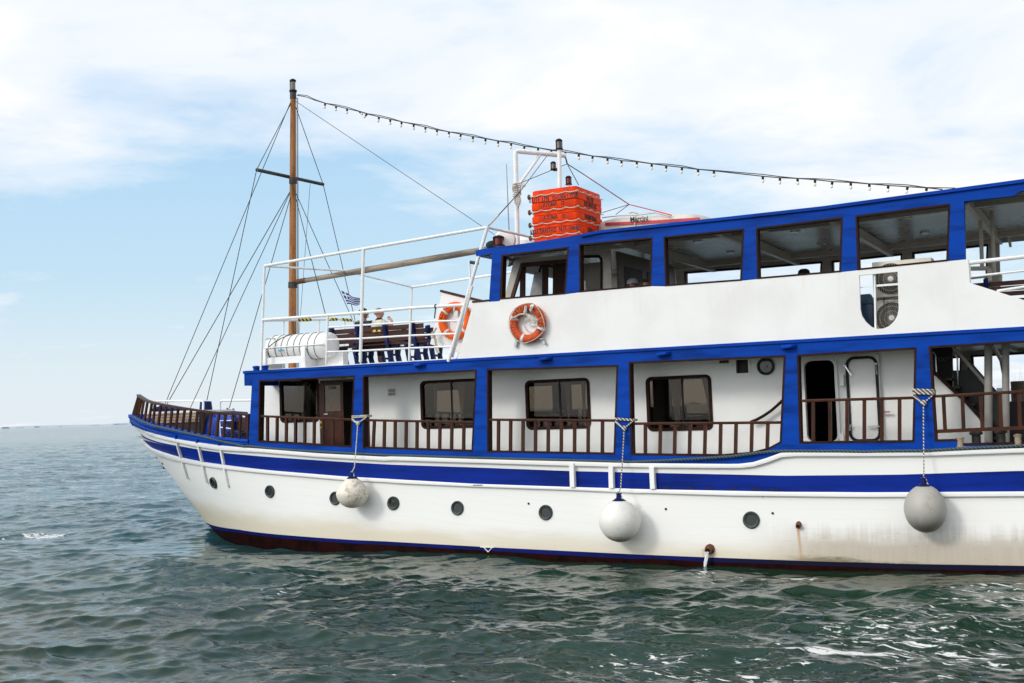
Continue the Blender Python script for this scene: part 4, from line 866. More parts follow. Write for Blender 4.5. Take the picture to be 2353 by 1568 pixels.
# ------------------------------------------------------------------ upper deck, roof and wheelhouse
UZ = 4.03
mb = MB(); mb.box((btop[0][0]+.16, TH+.001, 3.84), (XE, FARY-TH-.001, UZ)); mb.build('upper_deck', 'cabin_white', boat)
for x in np.arange(-17, 4.5, 1.25):
    mb = MB(); mb.box((x, TH+.002, 3.76), (x+.09, FARY-TH-.002, 3.838)); mb.build('deck_joist', 'beam_paint', boat)
UP = [P2(Z4, [(217,200),(795,128),(766,540),(205,586)]), P2(Z4, [(882,105),(1518,46),(1505,470),(887,524)]),
      [P2(Z4, [(1612,42)])[0], P2(Z5, [(70,417)])[0], P2(Z5, [(50,845)])[0], P2(Z4, [(1627,472)])[0]],
      P2(Z5, [(165,412),(875,323),(860,775),(176,832)]), P2(Z5, [(977,312),(1752,213),(1735,685),(994,760)])]
pf = P2(Z4, [(133,187),(213,187),(195,600),(105,606)])
pl = P2(Z5, [(1755,205),(1865,196),(1874,671),(1740,684)])
ftop = P2(FL, [(100,1052),(165,1036),(560,985),(965,918),(1130,890),(2128,785)])+P2(Z5, [(700,245),(2353,22)]); ftop.append((XE, ftop[-1][1]))
fbot = P2(FL, [(106,1096)])+[pf[0], pf[1]]
for o in UP: fbot += [o[0], o[1]]
fbot += [pl[1]]+P2(Z5, [(2270,150),(2325,112),(2353,110)]); fbot.append((XE, fbot[-1][1]))
face('roof_fascia', ftop+fbot[::-1], 'blue_paint')
face('window_post', [pf[0],pf[1],pf[2],pf[3]], 'blue_paint')
tops = []
for a, b in zip(UP[:-1], UP[1:]):
    face('window_post', [a[1], b[0], b[3], a[2]], 'blue_paint')
face('window_post', [UP[-1][1], pl[1], pl[2], UP[-1][2]], 'blue_paint')
face('window_post', [(pf[1][0]+.001,pf[1][1]), UP[0][0], UP[0][3], (pf[2][0]+.001,pf[2][1])], 'trim_brown')
for o in UP:
    mb = MB(); mb.ring(o, 0.032, -0.006, TH+0.015); mb.build('window_trim', 'trim_brown', boat); mb.mirror().build('window_trim', 'trim_brown', boat)
ptop = P2(LB, [(935,232)])+[pf[3], pf[2]]
for o in UP: ptop += [o[3], o[2]]
ptop += [pl[2]]+P2(Z5, [(1900,672),(1912,862),(2353,1002),(2900,1176)])
zb_ = lambda x: float(np.interp(x, [p[0] for p in btop], [p[1] for p in btop]))+.001
pb = P2(LB, [(700,1050)])[0]; pe = ptop[-1]
pill = P2(Z5, [(1009,802),(1322,770),(1331,1070),(1322,1125),(1295,1175),(1255,1213),(1210,1234),(1160,1238),(1110,1222),(1062,1180),(1030,1130),(1018,1075)])
face('side_panel', ptop+[(pe[0]+.02, zb_(pe[0]))]+[(pb[0], zb_(pb[0]))], 'panel_white', [pill], th=.06)
# timber capping on the raked front end of the panel
mb = MB(); mb.bar(onY(LB,925,228,.03), onY(LB,1155,204,.03), .09, .035); mb.build('panel_capping', 'bench_wood', boat)
# wing panel inboard that carries the second lifebuoy
YP = 0.95
mb = MB(); mb.plate([onY(LB,x,y,YP) for x,y in ((480,82),(1060,225),(1060,1040),(690,945),(308,832))], [], (0,.05,0)); mb.build('wing_panel', 'panel_white', boat)
mb = MB(); mb.bar(onY(LB,468,68,YP+.03), onY(LB,1060,214,YP+.03), .10, .05); mb.build('wing_capping', 'bench_wood', boat)
mb = MB(); mb.tube([onY(LB,660,940,YP-.05), onY(LB,725,945,YP-.05), onY(LB,668,1080,YP-.05)], .015, 6); mb.build('wing_stay', 'rail_white', boat)
# bars across the pill-shaped cut-out
mb = MB(); mb.bar(onY(Z5,1136,780,.09), onY(Z5,1144,1240,.09), .075, .03); mb.bar(onY(Z5,1010,902,.09), onY(Z5,1125,892,.09), .012); mb.bar(onY(Z5,1148,886,.09), onY(Z5,1330,872,.09), .035); mb.build('cutout_bars', 'rail_white', boat)
# roof shell, ceiling and beams
def zroof(x): return float(np.interp(x, [p[0] for p in ftop], [p[1] for p in ftop]))-.012
xs = [-11.35,-10.9,-10.2,-9.6,-8,-6,-4,-2,0,2,XE]; YS = [TH+.001, 0.8, 1.6, 2.4, YC, 3.9, 4.7, 5.5, FARY-TH-.001]
cam_ = lambda y: .13*(1-((y-YC)/YC)**2)
mb = MB(); vs = [(x, y, zroof(x)+cam_(y)) for x in xs for y in YS]+[(x, y, zroof(x)+cam_(y)*.6-.13) for x in xs for y in YS]; n = len(YS); k = len(vs)//2; fs = []
for i in range(len(xs)-1):
    for j in range(n-1): a = i*n+j; fs += [(a, a+1, a+n+1, a+n), (k+a, k+a+n, k+a+n+1, k+a+1)]
for j in range(n-1): fs += [(j, k+j, k+j+1, j+1)]
mb.add(vs, fs); mb.build('roof', 'ceiling_paint', boat)
mb = MB(); mb.box((ftop[0][0]+.001,TH+.001,fbot[0][1]),(-11.35,FARY-TH-.001,ftop[0][1]-.001)); mb.build('roof_front_edge', 'blue_paint', boat)
mb = MB(); a = onY(FL,965,920,-.05); P_ = [(p[0], p[1]) for p in ftop if p[0] > a.x+.01]; P_ = [(a.x,a.z)]+P_
for q0, q1 in zip(P_[:-1], P_[1:]): mb.add([(q0[0],-.045,q0[1]-.045),(q1[0],-.045,q1[1]-.045),(q1[0],-.045,q1[1]+.01),(q0[0],-.045,q0[1]+.01),(q0[0],.02,q0[1]+.022),(q1[0],.02,q1[1]+.022),(q0[0],-.0015,q0[1]-.05),(q1[0],-.0015,q1[1]-.05)],[(0,1,2,3),(3,2,5,4),(0,6,7,1)])
mb.build('roof_gutter', 'blue_paint', boat)
for x in (-8.55,-6.55,-4.45,-2.2,0.2,2.4):
    mb = MB(); z = zroof(x)-.13; mb.box((x, TH+.02, z-.13), (x+.10, FARY-TH-.02, z+.05)); mb.build('roof_beam', 'beam_paint', boat)
for y in (0.95, FARY-.9):
    mb = MB()
    for q0, q1 in zip(xs[3:-1], xs[4:]): mb.bar((q0, y, zroof(q0)-.14), (q1, y, zroof(q1)-.14), .11, .12)
    mb.build('roof_girder', 'beam_paint', boat)
for x in (-7.5,-5.5,-3.4,-1.2):
    for y in (2.0, 4.2):
        mb = MB(); mb.lathe([(.10,0),(.10,.02),(.07,.035)], (x, y, zroof(x)+cam_(y)*.6-.128), (0,0,-1), 16); mb.build('ceiling_lamp', 'steel', boat)
# wheelhouse side wall with its raked front and openings
WY = 1.2
def wq(pts, y=WY): return [(onY(WH,a,b,y).x, onY(WH,a,b,y).z) for a, b in pts]
top_z = lambda x: zroof(x)-.12
rk = wq([(392,265),(262,785)]); rks = (rk[0][0]-rk[1][0])/(rk[0][1]-rk[1][1]); fx_ = lambda z: rk[0][0]+(z-rk[0][1])*rks
wr = wq([(1700,400)])[0][0]; zlow = UZ+.002
hA = wq([(484,312),(1190,252),(1190,1200),(215,1200)]); hB = wq([(1250,225),(1290,210),(1540,205),(1580,240),(1590,300),(1590,1200),(1245,1200)])
zt_ = top_z(-10.5)
face('wheelhouse_wall', [(fx_(zlow),zlow),(wr,zlow),(wr,zt_),(fx_(zt_),zt_)], 'beam_paint', [hA, hB], th=.05, y=WY, mirror=True)
mb = MB(); mb.ring(hA, .07, WY-.012, WY+.06); fr = mb.build('wheelhouse_window', 'varnish', boat)
mb = MB()
for x0,y0,x1,y1,w in ((512,320,505,1190,.12),(815,300,810,1190,.13),(1010,300,1000,1190,.30)): mb.bar(onY(WH,x0,y0,WY+.03), onY(WH,x1,y1,WY+.03), w, .04, up=(0,1,0))
mb.bar(onY(WH,500,335,WY+.028), onY(WH,1180,285,WY+.028), .05, .1); mb.build('jamb', 'trim_brown', fr)
mb = MB(); mb.ring(hB, .05, WY-.012, WY+.06); mb.build('wheelhouse_doorway', 'trim_brown', boat)
# raked front of the wheelhouse with three windows
fz0, fz1 = 4.95, zt_-.22
for y0, y1 in ((WY+.052, WY+.12),(WY+1.15,WY+1.25),(FARY-WY-1.25,FARY-WY-1.15),(FARY-WY-.12,FARY-WY-.052)):
    mb = MB(); mb.bar((fx_(zlow)+.03,(y0+y1)/2,zlow), (fx_(zt_)+.03,(y0+y1)/2,zt_-.002), y1-y0, .06, up=(1,0,0)); mb.build('front_pillar', 'trim_brown', boat)
for za, zc in ((zlow, fz0), (fz1, zt_-.003)):
    mb = MB(); mb.add([(fx_(za),WY+.052,za),(fx_(za),FARY-WY-.052,za),(fx_(zc),FARY-WY-.052,zc),(fx_(zc),WY+.052,zc)]+[(fx_(za)+.05,WY+.052,za),(fx_(za)+.05,FARY-WY-.052,za),(fx_(zc)+.05,FARY-WY-.052,zc),(fx_(zc)+.05,WY+.052,zc)],[(0,1,2,3),(4,7,6,5),(2,6,7,3),(0,4,5,1)]); mb.build('front_panel', 'panel_white', boat)
mb = MB(); mb.box((wr,WY+.3,zlow),(wr+.05,FARY-WY-.3,zt_)); mb.build('wheelhouse_back', 'interior_wall', boat)
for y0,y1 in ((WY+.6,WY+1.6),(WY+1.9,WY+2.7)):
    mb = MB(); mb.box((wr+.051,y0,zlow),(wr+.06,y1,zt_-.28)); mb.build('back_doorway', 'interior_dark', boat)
mb = MB(); mb.box((fx_(5)+.25,WY+.6,zlow),(fx_(5)+.8,FARY-WY-.6,5.05)); mb.build('console', 'interior_dark', boat)
mb = MB(); c_ = [onY(WH,x,y,2.0) for x,y in ((668,432),(775,440),(785,780),(600,780))]; mb.plate(c_, [], (0,.03,0)); mb.build('wheelhouse_curtain', 'grey_cloth', boat)
p = onY(WH,1400,470,2.0); mb = MB(); mb.box((p.x-.2,2.0,zlow),(p.x+.3,2.5,p.z+.25)); mb.build('wheelhouse_cabinet', 'beam_paint', boat)
p = onY(WH,1425,640,1.9); mb = MB(); mb.box((p.x-.20,1.3,p.z-.25),(p.x+.15,1.33,p.z+.08)); mb.build('notice_board', 'panel_white', boat)
p = onY(WH,365,300,.9); mb = MB(); mb.lathe([(.07,0),(.10,.06),(.10,.12)], p, (-.6,-.8,0), 14); mb.build('search_lamp', 'steel', boat, smooth=True)

# ------------------------------------------------------------------ fore upper deck: rails and canopy frame
def pipe(pts, r, name='pipe_rail', mat='rail_white', parent=boat, n=8):
    mb = MB(); mb.tube(pts, r, n); return mb.build(name, mat, parent, smooth=True)
YR = 0.06
CF = onY(FB,185,67,YR); CR = onY(ZM,1920,1195,YR)               # canopy front and rear corner, near side
mir = lambda p: Vector((p.x, FARY-p.y, p.z))
zdk = 4.0
canopy = pipe([CF, CR], .034, 'canopy_frame')
pipe([mir(CF), mir(CR)], .034, 'canopy_bar', parent=canopy)
mid = Vector((CF.x, YC, CF.z+.17)); pipe([CF, mid], .026, 'canopy_bar', parent=canopy); pipe([mid, mir(CF)], .026, 'canopy_bar', parent=canopy)
pipe([CR, Vector((CR.x,YC,CR.z+.05)), mir(CR)], .028, 'canopy_bar', parent=canopy)
foot = onY(FB,152,1075,YR)
pipe([CF, foot], .030, 'canopy_post', parent=canopy); pipe([mir(CF), mir(foot)], .030, 'canopy_post', parent=canopy)
b0, b1 = onY(ZM,990,1365,YR), onY(FB,1105,990,YR); pipe([b0, b1], .036, 'canopy_post', parent=canopy); pipe([mir(b0), mir(b1)], .034, 'canopy_post', parent=canopy)
c0, c1 = CR, onY(LB,570,1085,-.03); pipe([c0, c1], .036, 'raked_post', parent=canopy); pipe([mir(c0), mir(c1)], .034, 'raked_post', parent=canopy)
d0, d1_ = onY(LB,915,0,YR-.04), onY(LB,625,1020,YR-.02); pipe([d0+(d0-d1_)*.0, d1_], .030, 'raked_post', parent=canopy)
pipe([onY(FB,2150,30,YR), onY(FB,2160,235,YR)], .02, 'canopy_bar', parent=canopy); pipe([onY(FB,2160,30,YR), onY(FB,2235,45,YR)], .035, 'black_lashing', 'rope_dark', canopy)
rails = pipe([onY(FB,165,585,YR), onY(FB,780,540,YR), onY(FB,1110,515,YR), onY(FB,1590,470,YR), onY(FB,2130,438,YR)], .034, 'deck_railing')
for pts in ([(800,657),(1110,635),(1580,605),(2060,590)], [(790,775),(1110,763),(1560,735),(2020,716)], [(785,892),(1110,880),(1560,856),(1990,838)]):
    pipe([onY(FB,x,y,YR) for x,y in pts], .020, 'rail_bar', parent=rails)
for x0,y0,x1,y1,r in ((793,540,778,1010,.026),(1588,475,1573,975,.026),(168,585,150,1078,.028)):
    pipe([onY(FB,x0,y0,YR), onY(FB,x1,y1,YR)], r, 'stanchion', parent=rails)
# forward rail across the deck, with hazard tape
q = onY(FB,185,592,YR); fx0 = q.x
P_ = [Vector((fx0, y, q.z+.20*(1-abs(y-YC)/YC))) for y in (YR, 1.6, YC, 4.7, FARY-YR)]
pipe(P_, .028, 'rail_bar', parent=rails); pipe([p-Vector((0,0,.42)) for p in P_], .018, 'rail_bar', parent=rails)
for y in (.75, 2.1, YC, 4.2, 5.4):
    z = q.z+.20*(1-abs(y-YC)/YC); pipe([Vector((fx0,y,z)), Vector((fx0-.12,y,zdk))], .022, 'stanchion', parent=rails)
for y0, y1 in ((1.25,1.75),(2.5,2.8),(3.0,3.4),(3.7,4.2)):
    A = Vector((fx0,y0,q.z+.20*(1-abs(y0-YC)/YC))); B = Vector((fx0,y1,q.z+.20*(1-abs(y1-YC)/YC))); pipe([A,B], .038, 'hazard_tape', 'tape_striped', rails)
pipe([mir(onY(FB,165,585,YR)), mir(onY(FB,2130,438,YR))], .03, 'rail_bar', parent=rails)
for pts in ([(800,657),(2060,590)], [(790,775),(2020,716)]): pipe([mir(onY(FB,x,y,YR)) for x,y in pts], .018, 'rail_bar', parent=rails)
# blue bitts at the forward corner of the deck
for x,y in ((108,1060),(190,1055)):
    p = onY(FB,x,y,.12); mb = MB(); mb.lathe([(.07,-.09),(.075,.03),(.09,.04),(.085,.075),(.03,.085)], p, (0,0,1), 14); mb.build('blue_bitt', 'blue_paint', boat, smooth=True)
# ------------------------------------------------------------------ mast, boom, rigging
MT = onY(ZM,462,200,YC); MBs = Vector((MT.x-.30, YC, 2.0)); 
def mpt(z): t = (z-MBs.z)/(MT.z-MBs.z); return MBs.lerp(MT, t)
mb = MB(); K = 14; zs = [2.0+(MT.z-2.0)*i/K for i in range(K+1)]; mb.tube([mpt(z) for z in zs], [.120-.048*i/K for i in range(K+1)], 16); mast = mb.build('mast', 'mast_wood', boat, smooth=True)
def band(z, r, h, n_='mast_band', m_='dark_iron'):
    mb = MB(); mb.tube([mpt(z-h/2), mpt(z+h/2)], r, 18); return mb.build(n_, m_, mast, smooth=True)
band(MT.z-.02, .085, .16); band(onY(ZM,462,845,YC).z, .100, .15); zg_ = onY(FB,455,250,YC).z; band(zg_, .118, .15)
# lamp on the mast head
mb = MB(); t = mpt(MT.z+.08); mb.lathe([(.10,0),(.10,.04),(.07,.05)], t, (0,0,1), 16); mb.lathe([(.07,.26),(.085,.27),(.085,.31),(.04,.34)], t, (0,0,1), 16); mb.bar(t+Vector((-.055,.0,.05)), t+Vector((-.055,.0,.27)), .055); ml = mb.build('masthead_lamp', 'black_metal', mast, smooth=True)
mb = MB(); mb.lathe([(.065,.05),(.065,.265)], t, (0,0,1), 16); mb.build('lens', 'clear_lens', ml, smooth=True)
# spreader: a bar across the boat, tilted in the picture by perspective
zs_ = onY(ZM,462,822,YC).z+.02; sc_ = mpt(zs_)+Vector((0.0,0,0)); sA = onX(ZM,188,762,sc_.x-.14); sB = onX(ZM,688,872,sc_.x-.14)
mb = MB(); mb.tube([sA, sB], .045, 10); mb.build('spreader', 'dark_iron', mast, smooth=True)
# boom on the centre line
g0 = onY(FB,512,216,YC); g1 = onY(FL,90,1058,YC); gd = (g1-g0); mb = MB(); mb.tube([g0+Vector((.06,0,0)), g0.lerp(g1,.4), g1+gd*.06], [.058,.080,.076], 14); boom = mb.build('boom', 'boom_wood', boat, smooth=True)
mb = MB(); mb.tube([g0-Vector((.03,0,0)), g0.lerp(g1,.045)], .068, 14); mb.build('boom_band', 'rust', boom, smooth=True)
mb = MB(); mb.bar(mpt(g0.z-.05), g0, .06); mb.build('gooseneck', 'rust', boom)
# wires
def wire(a, b, r=.010, mat='rope_dark', name='stay', sag=0.0, parent=boat):
    pts = [a.lerp(b, i/8)-Vector((0,0,sag*4*(i/8)*(1-i/8))) for i in range(9)] if sag else [a, b]; mb = MB(); mb.tube(pts, r, 5); return mb.build(name, mat, parent, smooth=True)
top = mpt(MT.z-.12); mids = mpt(zs_-.25)
bw = Vector((-22.6, YC-.9, 2.75)); 
B1 = onX(Z1,370,1010,-23.3); B2 = onX(Z1,585,1050,-21.4); B3 = onX(Z1,728,985,-20.6); B4 = onX(Z1,920,1055,-19.6); B0 = onX(Z1,385,1015,-23.3)
wire(top, sA); wire(sA, B3); wire(top+Vector((-.05,0,0)), B1); wire(mids, B0, .011); wire(mids, B2); wire(mids+Vector((.02,0,0)), B4)
FE = onY(FB,1047,618,FARY-.25)
wire(top, sB); wire(sB, FE+Vector((.05,0,0))); wire(mids, FE); wire(mids, onY(FB,772,540,YR)); wire(onX(ZM,590,870,sc_.x-.14), onY(FB,517,715,4.2), .006)
for dx in (.14, .17): wire(mpt(MT.z-.1)+Vector((dx,-.02,0)), mpt(3.9)+Vector((dx+.04,-.02,0)), .008, name='halyard')
wire(top, onY(ZM,1975,1250,YC), .007); 

# white hoops on the fore deck
def hoop(pts, r, n_): return pipe(pts, r, n_)
hoop([onY(BW,440,330,2.3), onY(BW,450,225,2.3), onY(BW,490,203,2.3), onY(BW,1290,192,2.3), onY(BW,1322,205,2.3), onY(BW,1326,240,2.3), onY(BW,1300,810,2.3)], .028, 'bow_hoop')
hoop([onY(BW,1622,400,4.6), onY(BW,1620,230,4.6), onY(BW,1640,200,4.6), onY(BW,1680,190,4.6), onY(BW,2300,186,4.6)], .030, 'bow_hoop')
mb = MB(); A = [onY(BW,x,y,1.9) for x,y in ((1620,545),(1850,540),(1850,690),(1620,660))]
mb.tube([A[1],A[0],A[0]-Vector((0,0,.5))], .016, 6); mb.tube([A[2],A[3]], .016, 6); mb.build('bow_ladder', 'rail_white', boat, smooth=True)

# ------------------------------------------------------------------ gear on the fore deck
yL = 1.75
a = onY(BW,300,380,yL); b = onY(BW,1240,372,yL); zb0 = onY(BW,700,590,yL).z
lk = thing('deck_locker', 'pale plank locker on the bow deck behind the wooden railing', 'locker', ((a.x+b.x)/2, yL+.6, zb0))
mb = MB(); mb.box((a.x+.35,yL+.02,zb0-.3),(b.x,yL+1.3,b.z-.03)); mb.build('body', 'interior_dark', lk)
for k in range(4):
    z0 = zb0+(b.z-zb0)*k/4; mb = MB(); mb.box((a.x+.02+.25*(k<2),yL-.02,z0+.006),(b.x,yL+.018,z0+(b.z-zb0)/4-.006)); mb.build('plank', 'pale_wood', lk)
mb = MB(); mb.box((a.x,yL-.03,b.z-.03),(b.x+.02,yL+1.3,b.z+.02)); mb.build('lid', 'rail_white', lk)
c = onY(BW,440,330,2.2); d = onY(BW,1060,352,2.2)
mb = MB(); mb.tube([c+Vector((0,0,-.04)), c.lerp(d,.3)+Vector((0,0,.02)), c.lerp(d,.7)+Vector((0,.1,0)), d], [.05,.09,.08,.05], 8); tag(mb.build('rolled_awning', 'dark_blue', smooth=True, loc=c), 'dark blue rolled awning lying on the bow locker', 'awning')
p = onY(BW,1372,300,3.1); z0 = 2.2; wn = thing('capstan', 'upright capstan under a dark blue cover on the bow deck', 'capstan', (p.x,3.1,z0))
mb = MB(); h = onY(BW,1372,207,3.1).z-z0; mb.lathe([(.10,0),(.12,h*.5),(.16,h*.62),(.17,h*.85),(.15,h),(.05,h+.01)], (p.x,3.1,z0), (0,0,1), 16); mb.build('cover', 'dark_blue', wn, smooth=True)
mb = MB(); mb.lathe([(.22,0),(.22,.12),(.12,.14)], (p.x,3.1,z0), (0,0,1), 16); mb.build('base', 'black_metal', wn)
def tarp(name, label, cat, z, x0, y0, x1, y1, Y, seed, mat='tarp_blue'):
    a, b = onY(z,x0,y0,Y), onY(z,x1,y1,Y); c = Vector(((a.x+b.x)/2, Y+.25, b.z)); R_ = Vector(((b.x-a.x)/2, .3, (a.z-b.z))); rng = random.Random(seed); mb = MB(); vs = []; n = 22; m_ = 10
    ph = [rng.random()*6 for _ in range(6)]
    for i in range(m_+1):
        e = math.pi/2*i/m_
        for j in range(n):
            t = 2*math.pi*j/n; w = 1+.10*math.sin(3*t+ph[0])+.08*math.sin(5*t+ph[1]+e*3)+.06*math.sin(9*t+ph[2]-e*5)
            vs.append(c+Vector((R_.x*math.cos(t)*math.cos(e)**.5*w, R_.y*math.sin(t)*math.cos(e)**.5*w, R_.z*math.sin(e)*(1+.08*math.sin(2*t+ph[3])))))
    mb.add(vs, [(i*n+j, i*n+(j+1) % n, (i+1)*n+(j+1) % n, (i+1)*n+j) for i in range(m_) for j in range(n)])
    return tag(mb.build(name, mat, smooth=True, loc=c), label, cat)
tarp('tarp_bundle', 'bright blue tarpaulin bundle slumped beside the bow locker', 'tarpaulin', BW, 1240, 470, 1600, 800, 2.0, 2)
tarp('tarp_bundle', 'smaller crumpled blue tarpaulin close to the brown bow bench', 'tarpaulin', BW, 1640, 450, 1850, 560, 2.4, 5)
tarp('covered_crate', 'dark blue covered crate under the bow bench end', 'crate', BW, 1640, 730, 1830, 860, 1.6, 8, 'dark_blue')
p = onY(BW,1770,360,3.4); ak = thing('anchor', 'black anchor stock and windlass handles above the bow railing', 'anchor', (p.x,3.4,2.2))
mb = MB(); q = lambda x,y: onY(BW,x,y,3.4); mb.tube([q(1720,390),q(1800,385),q(1900,395),q(2100,410)], .03, 8); mb.build('stock', 'dark_blue', ak, smooth=True)
mb = MB(); mb.tube([q(1740,325),q(1770,350),q(1800,352)], .018, 6); mb.tube([q(1855,330),q(1858,385)], .028, 8); mb.build('handle', 'black_metal', ak, smooth=True)
mb = MB(); mb.lathe([(.25,0),(.22,.5),(.1,.75)], (p.x+.3,3.4,2.2), (0,0,1), 12); mb.build('windlass_drum', 'dark_blue', ak, smooth=True)

# ------------------------------------------------------------------ benches
def make_bench(name, label, x0, x1, y, z, frames, group, back_slats=3, sgn=1, ht=.90):
    t = thing(name, label, 'bench', ((x0+x1)/2, y, z), group)
    for x in frames:
        mb = MB(); f = [(.16,0),(.10,.22),(.04,.42),(-.02,.62),(-.09,ht)]
        for p, q in zip(f[:-1], f[1:]): mb.bar((x,y+sgn*p[0],z+p[1]), (x,y+sgn*q[0],z+q[1]), .075, .12, up=(0,1,0))
        mb.bar((x,y+sgn*.03,z+.40), (x,y+sgn*.50,z+.41), .055, .06); mb.bar((x,y+sgn*.47,z+.40), (x,y+sgn*.42,z+.20), .075, .10, up=(0,1,0)); mb.bar((x,y+sgn*.42,z+.20), (x,y+sgn*.50,z), .075, .11, up=(0,1,0)); mb.bar((x,y+sgn*.10,z+.2),(x,y+sgn*.44,z+.2), .04, .05)
        mb.build('leg_frame', 'dark_blue' if sgn > 0 else 'blue_paint', t, bevel=.006)
    for k in range(back_slats):
        h = .50+(ht-.55)*(k+.5)/back_slats; dy = -.02-(h-.5)*.18; mb = MB(); mb.bar((x0,y+sgn*(dy+.03),z+h), (x1,y+sgn*(dy+.03),z+h), .035, (ht-.55)/back_slats-.012); mb.build('back_slat', 'bench_wood', t)
    for k in range(4):
        yy = .08+k*.115; mb = MB(); mb.bar((x0,y+sgn*yy,z+.445), (x1,y+sgn*yy,z+.445), .095, .03); mb.build('seat_slat', 'bench_wood', t)
    return t
BZ = UZ+.03
xa_ = onY(FB,795,700,1.2).x; xb_ = onY(FB,1718,640,1.2).x
benchA = make_bench('slatted_bench', 'long brown slatted bench nearest the rail, with the seated couple', xa_, xb_, 1.2, BZ, [onY(FB,x,700,1.2).x for x in (850,1095,1360,1625)], 'benches on the upper fore deck')
make_bench('slatted_bench', 'brown slatted bench standing behind the couple near the lifebuoy panel', onY(FB,995,720,2.5).x, onY(FB,1812,680,2.5).x, 2.5, BZ, [onY(FB,x,700,2.5).x for x in (1040,1290,1540,1770)], 'benches on the upper fore deck')
make_bench('slatted_bench', 'brown bench at the foot of the bow railing beside the first blue post', onY(BW,1880,600,2.6).x, onY(BW,2200,600,2.6).x, 2.6, 2.12, [onY(BW,1900,600,2.6).x, onY(BW,2150,600,2.6).x], 'benches on the main deck')
p = onY(R5,210,1300,.75); make_bench('slatted_bench', 'brown slatted bench with a blue end frame on the open aft upper deck', p.x, 3.0, .55, UZ, [onY(R5,395,1270,.55).x, .6], 'benches on the upper aft deck', ht=onY(R5,600,1205,.5).z-UZ)
# yellow marks on the bench back
mb = MB()
for x in (1240,1285):
    p = onY(FB,x,688,1.10); mb.box((p.x-.035,p.y-.004,p.z-.02),(p.x+.035,p.y,p.z+.02))
mb.build('seat_marker', 'yellow', benchA)
